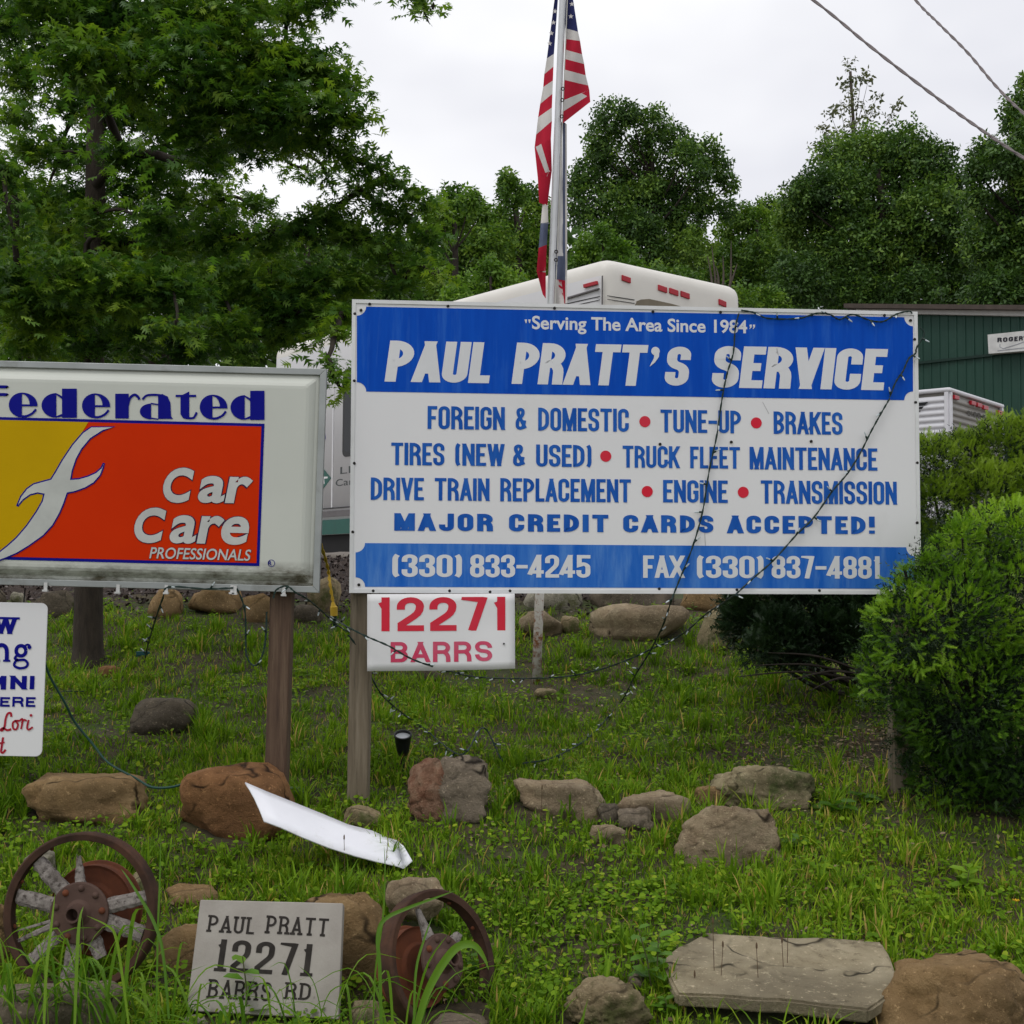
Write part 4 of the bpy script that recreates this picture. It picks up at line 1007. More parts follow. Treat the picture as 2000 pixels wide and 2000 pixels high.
# ================================================================ FLAGPOLE AND FLAGS
D_ = 8.0
def fp(y): return 1047 + (1330 - y) * (1098 - 1047) / 1330.0 if y > 590 else 1075.5 + (590 - y) * (1099 - 1075.5) / 590.0
base = hit(1047, 1332); DP = base.y
pole_m = M('pole_aluminium', (.62, .63, .64), (.55, .56, .57), scale=6, rough=.4, metal=.35, spec=.4)
pole_r = M('pole_rusty_paint', (.52, .50, .45), (.44, .42, .37), scale=14, rough=.8, dirt=(.20, .08, .03), dscale=22, dlo=.46, dhi=.60, bmp=.4, bscale=60)
fl = empty('flagpole', base, 'tall silver flagpole with a rusty painted foot behind the service sign', 'flagpole')
mb = MB(); mb.tube([P(1047, 1345, DP), P(1050.5, 1250, DP), P(1056, 1100, DP)], .0275, 16); mb.build('rusty_sleeve', pole_r, fl, smooth=True)
mb = MB(); mb.tube([P(fp(y), y, DP) for y in (1100, 590, 0, -500)], [.022, .022, .021, .020], 18); mb.build('pole', pole_m, fl, smooth=True)
rope = M('rope_white', (.55, .54, .50), rough=.8)
mb = MB(); mb.tube(smooth_path([P(fp(y) + 9, y, DP - .03) for y in (-400, 170, 320, 480, 560, 640)], 3), .0035, 6); mb.build('halyard', rope, fl)
for y in (174, 196, 228, 492, 508):
    mb = MB(); mb.lathe(P(fp(y) + 7, y, DP - .045), Vector((1, 0, 0)), Vector((0, 0, 1)), Vector((0, -1, 0)), [(.010, 0), (.013, .006), (.010, .012), (.006, .006)], 10, closed=True); mb.build('clip', M('snap_hook', (.10, .09, .08), rough=.4, metal=.8) if 'snap_hook' not in bpy.data.materials else bpy.data.materials['snap_hook'], fl)
FR = M('flag_red', (.50, .020, .045), (.44, .016, .038), scale=8, rough=.75, spec=.1); FW = M('flag_white', (.66, .63, .60), (.58, .56, .54), scale=8, rough=.8, spec=.1)
FB = M('flag_blue', (.030, .035, .13), (.022, .026, .10), scale=8, rough=.8, spec=.1); FG = M('flag_grey_blue', (.14, .16, .24), (.10, .12, .19), scale=8, rough=.8, spec=.1)  # canton blue, and the lower flag's own grey-blue cloth
def cloth(parent, name, bands, dpt, amp=.05, ph=0.0, freq=26):
    bands = [(b_ + (0,))[:4] for b_ in bands]
    """bands: (top-left, top-right, bottom-left, bottom-right) pixel corners; a folded sheet hanging in front of or behind the pole"""
    for nm, q, mt, sh_ in bands:
        tl, tr, bl, br = q; mb = MB(); nu, nv = 10, 4
        for j in range(nv + 1):
            for i in range(nu + 1):
                s_, t = i / nu, j / nv
                x = (tl[0] * (1 - s_) + tr[0] * s_) * (1 - t) + (bl[0] * (1 - s_) + br[0] * s_) * t
                y = (tl[1] * (1 - s_) + tr[1] * s_) * (1 - t) + (bl[1] * (1 - s_) + br[1] * s_) * t
                dd = dpt - sh_ + amp * math.sin((x + y * .22) / freq * 2.1 + ph) + amp * .35 * math.sin((x - y * .1) / freq * 5 + 1)
                mb.v.append(tuple(P(x, y, dd)))
        for j in range(nv):
            for i in range(nu):
                k = j * (nu + 1) + i; mb.f.append([k, k + 1, k + nu + 2, k + nu + 1]); mb.mi.append(0)
        mb.build(nm, mt, parent, smooth=True)
us = empty('flag', P(1090, 380, DP), 'American flag hanging limp around the upper flagpole', 'flag')
yi = [-60, 55, 76, 97, 115, 136, 156, 196]; xo = [(1108, -75), (1129, 62), (1133, 80), (1137, 106), (1141, 125), (1144, 147), (1149, 167), (1151, 176)]
xi = [1101, 1104, 1104, 1104, 1103, 1103, 1102, 1100]
bands = [('canton', ((xi[0], yi[0]), xo[0], (xi[1], yi[1]), xo[1]), FB)]
for i in range(1, 7):
    bands.append(('stripe', ((xi[i], yi[i]), xo[i], (xi[i + 1], yi[i + 1]), xo[i + 1]), FW if i % 2 else FR))
bands.append(('stripe', ((1100, 196), (1136, 182), (1098, 219), (1147, 188)), FW))
bands.append(('stripe', ((1098, 219), (1147, 188), (1098, 242), (1153, 199)), FR)); bands.append(('stripe', ((1136, 182), (1151, 176), (1147, 188), (1153, 199)), FR))
cloth(us, 'r', bands, DP + .02, .035, .3, 30)
yl_ = [-60, 105, 130, 157, 183, 210, 236, 272]; xol = [(1092, -70), (1068, 114), (1063, 145), (1061, 170), (1055, 203), (1051, 229), (1047, 263), (1044, 288)]
xil = [1094, 1082, 1081, 1080, 1079, 1078, 1078, 1076]
bands = [('canton', (xol[0], (xil[0], yl_[0]), xol[1], (xil[1], yl_[1])), FB)]
for i in range(1, 7): bands.append(('stripe', (xol[i], (xil[i], yl_[i]), xol[i + 1], (xil[i + 1], yl_[i + 1])), FW if i % 2 else FR))
bands.append(('stripe', ((1046, 286.5), (1057, 281), (1068, 345), (1073, 334)), FW)); bands.append(('stripe', ((1044, 287.5), (1046, 286.5), (1050, 345), (1068, 345)), FR))
bands.append(('stripe', ((1057, 281), (1076, 271.5), (1073, 334), (1078, 334)), FR)); bands.append(('stripe', ((1050, 343), (1078, 333), (1053, 396), (1069, 402)), FR))
cloth(us, 'l', bands, DP + .03, .03, 1.2, 26)
star5 = [(math.cos(math.radians(90 + 36 * k)) * (1 if k % 2 == 0 else .4), math.sin(math.radians(90 + 36 * k)) * (1 if k % 2 == 0 else .4)) for k in range(10)]
for x, y, dd in ((1115, 32, .04), (1117, 8, .04), (1110, -20, .04), (1084, 22, .05), (1081, 44, .05), (1077, 65, .05), (1073.5, 85, .05)):
    mb = MB(); c_ = P(x, y, DP - dd); mb.poly([c_ + Vector((a * .017, 0, b_ * .017)) for a, b_ in star5]); mb.build('star', FW, us)
of = empty('flag', P(1080, 590, DP), 'second flag hanging lower on the pole, its folds faded blue, red and white', 'flag')
cloth(of, 'a', [('fold', ((1060, 395), (1070, 402), (1056, 436), (1071, 436)), FW), ('fold', ((1056, 436), (1071, 434), (1052, 484), (1068, 478)), FG), ('fold', ((1052, 484), (1068, 478), (1048, 530), (1066, 530)), FR),
                ('fold', ((1058, 522), (1066, 522), (1060, 532), (1066, 532)), FW), ('fold', ((1048, 530), (1066, 532), (1060, 575), (1066, 583)), FR)], DP + .03, .02, .4, 14)
FGY = M('flag_grey', (.62, .61, .60), (.52, .51, .52), scale=10, rough=.8, spec=.1)
cloth(of, 'b', [('fold', ((1088, 238), (1098, 238), (1088, 500), (1100, 500)), FGY), ('fold', ((1099, 238), (1104, 240), (1099, 545), (1104, 545)), FG), ('fold', ((1104, 240), (1107, 243), (1104, 592), (1108, 592)), FW),
                ('fold', ((1084, 400), (1088, 400), (1083, 520), (1090, 520)), FB), ('fold', ((1083, 500), (1104, 500), (1083, 545), (1104, 548)), FG), ('fold', ((1083, 545), (1096, 548), (1080, 600), (1104, 600)), FW), ('fold', ((1083, 545), (1104, 548), (1099, 575), (1104, 600)), FR)], DP + .015, .02, 2.0, 12)

# ================================================================ POWER LINES
wire_m = M('cable_grey', (.20, .17, .17), (.14, .12, .12), scale=20, rough=.6)
for lb, pts, rd in (('thick straight overhead cable crossing the upper right sky', [(1400, -135), (1588, 0), (1700, 91), (1815, 180), (1900, 242), (2000, 309), (2160, 405)], .012),
                    ('thinner wavy overhead cable in the top right corner', [(1700, -110), (1788, 0), (1832, 45), (1890, 103), (1945, 168), (2000, 222), (2100, 300)], .010)):
    path = smooth_path([P(x, y, 12 - .4 * i) for i, (x, y) in enumerate(pts)], 16)
    mb = MB()
    a = [p + Vector((math.sin(i * .8) * .006, 0, math.cos(i * .8) * .006)) for i, p in enumerate(path)]
    b_ = [p - Vector((math.sin(i * .8) * .006, 0, math.cos(i * .8) * .006)) for i, p in enumerate(path)]
    mb.tube(a, rd * .75, 6); mb.tube(b_, rd * .75, 6)
    tag(mb.build('power_line', wire_m), lb, 'power line', 'overhead power lines')

# ================================================================ STRING LIGHTS AND CORDS
cord_m = M('green_cord', (.010, .028, .022), (.018, .040, .032), scale=20, rough=.5)
bulb_m = M('bulb_glass', (.62, .68, .70), (.45, .52, .52), scale=30, rough=.15)
sock_m = M('bulb_socket', (.012, .030, .022), rough=.5)
def garland(label, path, step, seed, group, rad=.0026, bl=.018):
    root = empty('string_lights', path[len(path) // 2], label, 'string lights', group)
    mb = MB(); rg = random.Random(seed)
    mb.tube([p + Vector((math.sin(i * 1.3) * rad * .8, 0, math.cos(i * 1.3) * rad * .8)) for i, p in enumerate(path)], rad, 5)
    mb.tube([p - Vector((math.sin(i * 1.3) * rad * .8, 0, math.cos(i * 1.3) * rad * .8)) for i, p in enumerate(path)], rad, 5)
    mb.build('cord', cord_m, root)
    acc = step * .5
    for i in range(1, len(path)):
        acc += (path[i] - path[i - 1]).length
        if acc >= step:
            acc = rg.uniform(-.02, .02); p = path[i]
            d = Vector((rg.uniform(-1, 1), rg.uniform(-.6, -.1), rg.uniform(-.8, .8))).normalized()
            mb = MB(); mb.tube([p, p + d * .014, p + d * .016], [.0038, .0045, .0035], 6); so = mb.build('socket', sock_m, root)
            mb = MB(); mb.tube([p + d * .015, p + d * (.019), p + d * (.015 + bl), p + d * (.020 + bl)], [.0022, .0034, .0030, .0008], 6); mb.build('bulb', bulb_m, so)
    return root
def SP(lst, w=.012, sub=6): return smooth_path([S.at(x, y, w) for x, y in lst], sub)
GG = 'strings of fairy lights over the service sign'
garland('fairy lights along the top right edge of the service sign', SP([(1448, 606), (1475, 611), (1500, 622), (1560, 622), (1595, 612), (1620, 614), (1640, 624), (1665, 614), (1700, 626), (1725, 628), (1750, 614), (1775, 608), (1781, 612)], .012), .10, 1, GG)
garland('fairy lights hanging down the blue right corner of the service sign', [p for p in SP([(1797, 640), (1805, 652), (1790, 680), (1788, 690), (1775, 700), (1764, 724), (1750, 745), (1738, 775)], .014)], .11, 2, GG)
gA = SP([(1443, 612), (1436, 640), (1432, 690), (1420, 730), (1410, 780), (1400, 850), (1385, 920), (1372, 1000), (1352, 1070), (1328, 1130), (1314, 1165)], .014)
gA += smooth_path([P(1312, 1170, 5.80), P(1296, 1218, 6.1), P(1275, 1262, 6.4), P(1262, 1285, 6.5), P(1240, 1320, 6.7)] + [hit(x, y) + Vector((0, 0, .03)) for x, y in ((1215, 1378), (1180, 1420), (1140, 1460), (1080, 1492), (1030, 1502), (985, 1503))] + [hit(945, 1485) + Vector((0, -.05, .16)), P(905, 1473, 5.95)] + [hit(x, y) + Vector((0, 0, .03)) for x, y in ((860, 1462), (830, 1435), (800, 1415))] + [P(750, 1362, 6.0), P(722, 1315, 5.86), P(702, 1270, 5.76), P(680, 1240, 5.74)], 6)
garland('fairy lights crossing the sign face then looping low through the grass', gA, .125, 3, GG)
gB = SP([(1738, 778), (1722, 805), (1700, 845), (1680, 885), (1655, 925), (1625, 960), (1590, 1010), (1555, 1045), (1510, 1095), (1470, 1130), (1440, 1158)], .014)
gB += smooth_path([P(1436, 1162, 5.8), P(1400, 1185, 6.1), P(1378, 1200, 6.3), P(1330, 1240, 6.6), P(1275, 1266, 6.9), P(1230, 1287, 7.0), P(1170, 1308, 7.2), P(1100, 1322, 7.4), P(1010, 1325, 7.2), P(930, 1322, 6.6), P(877, 1310, 5.9), P(840, 1300, 5.66), P(800, 1285, 5.62), P(760, 1262, 5.61), P(716, 1243, 5.62), P(680, 1225, 5.72), P(655, 1210, 6.2)], 6)
garland('diagonal string of fairy lights that swings behind the number sign to the left post', gB, .125, 4, GG)
G4 = 'light strings dangling below the box sign'
garland('short string of lights dropping from the box sign to a plug in the lawn', smooth_path([B.at(455, 1148, .022), B.at(400, 1150, .022), B.at(330, 1146, .022), B.at(318, 1168, -.02), P(302, 1215, 5.9), P(290, 1255, 6.4), P(284, 1284, 6.6)], 6), .16, 5, G4)
garland('string of lights hanging in a loop left of the box sign post', smooth_path([P(463, 1150, 5.57), P(478, 1190, 5.6), P(480, 1250, 5.62), P(482, 1282, 5.62), P(495, 1300, 5.62), P(508, 1290, 5.62), P(518, 1255, 5.62), P(521, 1195, 5.63)], 6), .13, 6, G4)
garland('cord with bulbs curving from the bottom right corner of the box sign', smooth_path([P(534, 1168, 5.56), P(540, 1152, 5.56), P(560, 1145, 5.56), P(578, 1158, 5.56), P(600, 1170, 5.65), P(630, 1195, 6.0), P(660, 1222, 6.6), P(688, 1238, 6.9)], 6), .17, 7, G4)
mb = MB(); mb.tube(smooth_path([hit(258, 1300) + Vector((0, 0, .04)), hit(240, 1318) + Vector((0, 0, .03)), hit(205, 1342) + Vector((0, 0, .03)), hit(170, 1356) + Vector((0, 0, .02)), hit(118, 1358) + Vector((0, 0, .02)), hit(96, 1368) + Vector((0, 0, .01))], 6), .004, 6)
tag(mb.build('cord', cord_m), 'thin green cord lying in the grass below the teal plug', 'cord')
p = hit(277, 1292) + Vector((0, 0, .05)); mb = MB(); mb.cbox(p, (1, 0, .05), (0, 1, 0), (0, 0, 1), .034, .012, .013); mb.cbox(p + Vector((.040, 0, .003)), (1, 0, 0), (0, 1, 0), (0, 0, 1), .008, .008, .007); mb.cbox(p + Vector((-.02, -.001, -.010)), (1, 0, .4), (0, 1, 0), (0, 0, 1), .014, .009, .010)
tag(mb.build('plug', M('teal_plug', (.010, .07, .075), (.012, .05, .055), rough=.4), bevel=.003), 'small teal plug lying in the grass near the oak trunk', 'plug')
mb = MB(); mb.tube(smooth_path([P(86, 1290, 5.66), P(98, 1322, 5.7), P(128, 1375, 5.75), P(146, 1410, 5.8), P(180, 1452, 5.8), P(212, 1490, 5.75), P(265, 1520, 5.7), P(295, 1537, 5.62), P(330, 1538, 5.6), P(358, 1531, 5.6), P(380, 1520, 5.8)], 8), .0052, 8)
tag(mb.build('hose', M('green_hose', (.012, .048, .036), (.016, .060, .044), rough=.45), smooth=True), 'dark green cable sagging from the hanging sign to the red boulder', 'cable')
yc = empty('extension_cord', P(650, 1200, 7.0), 'yellow extension cord hanging between the two signs with its plug end down', 'extension cord')
ym = M('yellow_cord', (.55, .36, .03), (.48, .30, .03), rough=.5)
path = smooth_path([P(612, 1030, 5.8), P(629, 1072, 6.6), P(640, 1110, 7), P(645, 1145, 7), P(651, 1180, 7)], 10)
mb = MB()
for s_ in (0, math.pi): mb.tube([q + Vector((math.sin(i * .9 + s_), 0, math.cos(i * .9 + s_))) * .0045 for i, q in enumerate(path)], .005, 6)
mb.build('cord', ym, yc)
mb = MB(); mb.tube([P(650, 1176, 7), P(651, 1184, 7), P(652, 1186, 7), P(652.5, 1203, 7)], [.008, .015, .020, .019], 10); mb.build('socket', ym, yc)
mb = MB(); mb.tube([P(652.5, 1203, 7), P(654, 1222, 7.05)], [.014, .010], 8); mb.build('plug', M('teal_plug_end', (.02, .07, .08), rough=.4), yc)

# ================================================================ SHUTTLE BUS
bcor = Vector((.985, 14, 0)); sdv = Vector((-.632, .775, 0)).normalized(); rdv = Vector((.775, .632, 0)).normalized(); Zv = Vector((0, 0, 1))
zb, zt = 2.30, 5.13; LB, WB = 7.2, 2.2
bus = empty('shuttle_bus', Vector((bcor.x, bcor.y, G(bcor.x, bcor.y))), 'white shuttle bus with a cream roof and green lower stripe parked behind the signs', 'bus')
busw = M('bus_white', (.70, .70, .70), (.66, .66, .67), scale=1.5, rough=.35); busc = M('bus_cream', (.72, .695, .64), (.67, .645, .59), scale=2, rough=.4)
bm = bmesh.new()
o0 = bcor + Zv * zb; vs = [bm.verts.new(o0 + sdv * a * LB + rdv * b_ * WB + Zv * c_ * (zt - zb)) for c_ in (0, 1) for b_ in (0, 1) for a in (0, 1)]
for f in [(0, 1, 3, 2), (4, 6, 7, 5), (0, 4, 5, 1), (1, 5, 7, 3), (3, 7, 6, 2), (2, 6, 4, 0)]: bm.faces.new([vs[i] for i in f])
bmesh.ops.recalc_face_normals(bm, faces=bm.faces[:])
bmesh.ops.bevel(bm, geom=[e_ for e_ in bm.edges if max(v.co.z for v in e_.verts) > 3], offset=.20, segments=6, profile=.6, affect='EDGES')
for v in bm.verts: v.co -= wloc(bus)
me = bpy.data.meshes.new('body'); bm.to_mesh(me); bm.free(); me.materials.append(busw); me.materials.append(busc)
for pl in me.polygons:
    pl.use_smooth = True
    if (pl.center + wloc(bus)).z > 4.62 or (pl.normal.dot(-sdv) > .5): pl.material_index = 1
o = bpy.data.objects.new('body', me); COL.objects.link(o); o.parent = bus
BS = Frame(bcor + sdv * LB + Zv * zb, bcor + Zv * zb, bcor + sdv * LB + Zv * zt)
BR_ = Frame(bcor + Zv * zb, bcor + rdv * WB + Zv * zb, bcor + Zv * zt)
green_b = M('bus_green', (.012, .10, .075), (.014, .085, .065), rough=.35); gry_b = M('bus_grey', (.13, .12, .12), rough=.4); blk_b = M('bus_black', (.012, .012, .013), rough=.3)
lred = M('lamp_red', (.42, .018, .03), (.36, .015, .025), rough=.2); glass = M('dark_glass', (.010, .012, .015), rough=.08)
def fbox(fr, pts, h0, h1, name, mat, parent, bevel=0):
    mb = MB(); mb.prism([fr.at(x, y, h0) for x, y in pts], fr.n * (h1 - h0)); return mb.build(name, mat, parent, bevel=bevel)
def ubox(fr, u0, u1, v0, v1, h0, h1, name, mat, parent, bevel=0):
    mb = MB(); mb.box(fr.pt(u0, v0, h0), fr.x * (u1 - u0), fr.z * (v1 - v0), fr.n * (h1 - h0)); return mb.build(name, mat, parent, bevel=bevel)
ubox(BS, 0, LB - .2, .0, .20, .002, .012, 'green_stripe', green_b, bus)
ubox(BS, 0, LB - .2, .24, .32, .002, .010, 'grey_stripe', gry_b, bus)
ubox(BS, 0, LB - .2, .35, .365, .002, .010, 'pinstripe', blk_b, bus)
ubox(BS, .3, LB - .3, -.33, -.001, -.25, -.05, 'skirt', M('bus_under', (.02, .02, .02), rough=.8), bus)
u_, v_ = BS.uv(651, 850); ubox(BS, u_ - .012, u_ + .012, .37, 2.3, .001, .012, 'seam', busw, bus)
u0, v0 = BS.uv(670, 893); _, v1 = BS.uv(672, 722)
for k in range(4):
    a = u0 + k * 1.15; mb = MB(); pts = []
    for (cu, cv, a0) in ((a + .95, v0 + .08, -90), (a + .95, v1 - .08, 0), (a + .08, v1 - .08, 90), (a + .08, v0 + .08, 180)):
        for j in range(5): t = math.radians(a0 + 22.5 * j); pts.append(BS.pt(cu + .08 * math.cos(t), cv + .08 * math.sin(t), .002))
    mb.prism(pts, BS.n * .012); w_ = mb.build('window', blk_b, bus)
    mb = MB(); cc = sum(pts, Vector()) / len(pts); mb.poly([cc + (p - cc) * .9 + BS.n * .014 for p in pts]); mb.build('pane', glass, w_)
fbox(BS, [(1142, 556), (1168, 549), (1169, 556), (1143, 563)], .002, .03, 'marker_lamp', lred, bus, .004)
for x, y in ((1222, 545), (1293, 564), (1315, 570), (1337, 576), (1405, 593)):
    w2 = 8.5 if x != 1405 else 7
    fbox(BR_, [(x - w2, y - 8), (x + w2, y - 2), (x + w2, y + 9), (x - w2, y + 3)], -.04 if x > 1400 else .0, .018, 'marker_lamp', lred, bus, .006)
for dy, w2 in ((0, 1.6), (7, 1.2)):
    fbox(BR_, [(1186, 577 + dy), (1239, 585 + dy), (1239, 585 + dy + w2), (1186, 577 + dy + w2)], .002, .006, 'pinstripe', blk_b, bus)
    fbox(BS, [(1100, 594 + dy), (1172, 578 + dy), (1172, 578 + dy + w2), (1100, 594 + dy + w2)], .002, .006, 'pinstripe', blk_b, bus)
fbox(BS, [(1104, 583), (1172, 563), (1172, 565.5), (1104, 586)], .002, .03, 'drip_rail', gry_b, bus)
fbox(BR_, [(1238, 601), (1244, 588), (1252, 585), (1268, 584), (1310, 593), (1345, 603), (1345, 640), (1238, 630)], .002, .006, 'rear_recess', M('recess_tan', (.20, .17, .12), rough=.6), bus)
fbox(BS, [(620, 850), (627, 852), (635, 845), (636, 856), (632, 868), (620, 872)], .002, .006, 'emblem', M('emblem_blue', (.02, .015, .25), rough=.4), bus)
fbox(BS, [(610, 936), (629, 912), (647, 934), (629, 958)], .002, .006, 'emblem', green_b, bus)
u_, v_ = BS.uv(1177, 560); ubox(BS, u_ - .008, u_ + .008, 1.6, 2.62, .001, .008, 'seam', gry_b, bus)
mb = MB(); disc(mb, BS, 630, 926, .020, .008, 12); mb.poly([BS.at(x, y, .008) for x, y in ((618, 931), (640, 931), (640, 934), (633, 935), (634, 945), (631, 945), (628, 938), (626, 948), (622, 948), (625, 935), (618, 934))]); mb.build('figure_mark', busw, bus)
font_text(BS, 'LI', 665, 685, 926, 910, M('bus_letter', (.06, .07, .07), rough=.5), bus, w0=.004)
font_text(BS, 'Car', 656, 690, 950, 933, bpy.data.materials['bus_letter'], bus, w0=.004)
for a in (1.2, 6.6):
    mb = MB(); c_ = bcor + sdv * a + Zv * (G(bcor.x, bcor.y + a) + .30); mb.lathe(c_ - BS.n * .08, sdv, Zv, BS.n, [(.0001, .0), (.2, .0), (.22, .02), (.36, .02), (.38, -.02), (.38, -.22), (.0001, -.22)], 24); mb.build('wheel', blk_b, bus)

# ================================================================ WHITE TRAILER
tc_ = Vector((4.94, 15, 0)); ts = Vector((-1.3, 1.06, 0)).normalized(); tr_ = Vector((1.06, 1.3, 0)).normalized(); gz = G(4.94, 15.5)
ztp = 3.86; zbt = gz + .35; LT, WT = 4.2, 1.70
tr = empty('trailer', Vector((tc_.x, tc_.y, gz)), 'white corrugated travel trailer with red rear lamps between hedge and green building', 'trailer')
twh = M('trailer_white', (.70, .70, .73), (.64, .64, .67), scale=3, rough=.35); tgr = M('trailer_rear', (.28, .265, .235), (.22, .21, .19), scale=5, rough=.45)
mb = MB(); mb.box(tc_ + Zv * zbt + (ts + tr_) * .01, ts * LT, tr_ * WT, Zv * (ztp - zbt - .02)); mb.build('body', tgr, tr)
TS = Frame(tc_ + ts * LT + Zv * zbt, tc_ + Zv * zbt, tc_ + ts * LT + Zv * ztp); TR = Frame(tc_ + Zv * zbt, tc_ + tr_ * WT + Zv * zbt, tc_ + Zv * ztp)
hh = ztp - zbt - .06; nr_ = 20
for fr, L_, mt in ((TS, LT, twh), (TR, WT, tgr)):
    for k in range(nr_):
        v0 = hh * k / nr_; dv = hh / nr_
        mb = MB(); pr = [(0, .0), (.15, .018), (.55, .020), (.75, .004), (1, .0)]
        for (t, h) in pr: mb.v += [tuple(fr.pt(.03, v0 + t * dv, h + .011)), tuple(fr.pt(L_ - .03, v0 + t * dv, h + .011))]
        for j in range(4): mb.f.append([j * 2, j * 2 + 1, j * 2 + 3, j * 2 + 2]); mb.mi.append(0)
        mb.build('siding', mt, tr, smooth=True)
    ubox(fr, -.01, .035, 0, hh + .04, .0, .035, 'corner_trim', twh, tr); ubox(fr, L_ - .035, L_ + .01, 0, hh + .04, .001, .036, 'corner_trim', twh, tr)
mb = MB(); q = [tc_ + Zv * (ztp - .02) - (ts + tr_) * .04]; mb.box(q[0], ts * (LT + .08), tr_ * (WT + .08), Zv * .05); mb.build('roof', twh, tr, bevel=.02)
for x, y in ((1863, 776), (1896, 787), (1908, 791), (1920, 796), (1949, 806)):
    fbox(TR, [(x - 4.5, y - 4.5), (x + 4.5, y - 2), (x + 4.5, y + 6), (x - 4.5, y + 3.5)], .02, .06, 'marker_lamp', lred, tr, .006)
for q in ([(1780, 788), (1813, 785), (1806, 792), (1780, 793)], [(1780, 796), (1804, 794), (1800, 799), (1780, 800)], [(1780, 803), (1799, 802), (1797, 804), (1780, 805)]):
    fbox(TS, q, .031, .034, 'decal', blk_b, tr)
mb = MB(); words(mb, TR, [('S', 1884, 1889, 812, 803), ('I', 1891, 1893, 813, 804), ('R', 1896, 1902, 815, 806), ('R', 1904, 1910, 817, 808), ('A', 1912, 1919, 819, 811)], tx=.3, ty=.2, w0=.036); mb.build('decal', M('faded_decal', (.10, .095, .085), rough=.7), tr)

# ================================================================ GREEN METAL BUILDING
gb = empty('metal_building', Vector((9, 26, G(9, 26))), 'dark green ribbed metal building with white eave behind the trailer', 'building')
gwm = M('green_metal', (.018, .058, .040), (.014, .048, .034), scale=.8, rough=.5, dirt=(.03, .075, .055), dscale=1.2)
a0 = P(1690, 1100, 26.7); a1 = P(2420, 1100, 22.0); a0.z = a1.z = 2.0
BF = Frame(a0, a1, a0 + Zv * 5)
ztop = lambda px: BF.uv(px, lin((1796, 613), (2000, 617))(px))[1]
n = 13; usw = BF.W / n
vl, vr = ztop(1690), ztop(2420)
for k in range(n):
    u0, u1 = k * usw, (k + 1) * usw; t0 = vl + (vr - vl) * u0 / BF.W; t1 = vl + (vr - vl) * u1 / BF.W
    mb = MB(); mb.prism([BF.pt(u0, 0, -.05), BF.pt(u1, 0, -.05), BF.pt(u1, t1, -.05), BF.pt(u0, t0, -.05)], BF.n * .05)
    for j in (.0, .33, .66):
        ua = u0 + usw * j + .02; tt = vl + (vr - vl) * ua / BF.W - .02; mb.prism([BF.pt(ua, .01, .0005), BF.pt(ua + .05, .01, .0005), BF.pt(ua + .04, .01, .02), BF.pt(ua + .01, .01, .02)], BF.z * tt)
    mb.build('wall_panel', gwm, gb)
mb = MB(); u0, v0 = BF.uv(1796, 712); u1, v1 = BF.uv(1998, 690); sl2 = (v1 - v0) / (u1 - u0)
q = [(0, v0 - sl2 * u0), (BF.W, v0 + sl2 * (BF.W - u0))]; mb.prism([BF.pt(q[0][0], q[0][1], .021), BF.pt(q[1][0], q[1][1], .021), BF.pt(q[1][0], q[1][1] + .05, .021), BF.pt(q[0][0], q[0][1] + .05, .021)], BF.n * .04); mb.build('seam_trim', M('green_trim', (.008, .028, .02), rough=.5), gb)
mb = MB(); mb.prism([BF.pt(-.1, vl + .002, -.05), BF.pt(BF.W, vr + .002, -.05), BF.pt(BF.W, vr + .11, -.05), BF.pt(-.1, vl + .11, -.05)], BF.n * .16); mb.build('fascia', M('fascia_white', (.50, .49, .46), (.42, .41, .39), rough=.6), gb)
mb = MB(); mb.prism([BF.pt(-.3, vl + .112, -6), BF.pt(BF.W, vr + .112, -6), BF.pt(BF.W, vr + .20, -6), BF.pt(-.3, vl + .20, -6)], BF.n * 6.25); mb.build('roof', M('roof_brown', (.085, .065, .055), (.06, .048, .04), rough=.8), gb)
mb = MB(); mb.box(BF.pt(0, 0, -5.9), BF.n * 5.8, BF.z * min(vl, vr), BF.x * .05); mb.build('side_wall', gwm, gb)
fbox(BF, [(1938, 693), (2090, 681), (2090, 640), (1936, 656)], .06, .22, 'roger', clip_m, gb).name = 'wall_sign'
wsn = [o for o in gb.children if o.name.startswith('wall_sign')][0]
FS_ = Frame(BF.at(1938, 693, .222), BF.at(2090, 681, .222), BF.at(1936, 656, .222))
mb = MB(); words(mb, FS_, [('R', 1948, 1957, 668.5, 659), ('O', 1959, 1968, 668, 658.5), ('G', 1970, 1979, 667, 657.5), ('E', 1981, 1988, 666.5, 657), ('R', 1990, 1998, 665.5, 656), ("'", 1999, 2003, 665, 655)], tx=.36, ty=.24, w0=.004); mb.build('lettering', M('print_dark', (.02, .02, .03), rough=.5), wsn)
mb = MB(); W25 = 24.5 / F
strip(mb, FS_, [(1953, 672), (1959, 681), (2010, 664)], 1.2 * W25, .004, 2); strip(mb, FS_, [(1948, 685), (2030, 676)], 1.2 * W25, .0045, 2); mb.build('line_mark', M('print_grey', (.25, .26, .30), rough=.5), wsn)

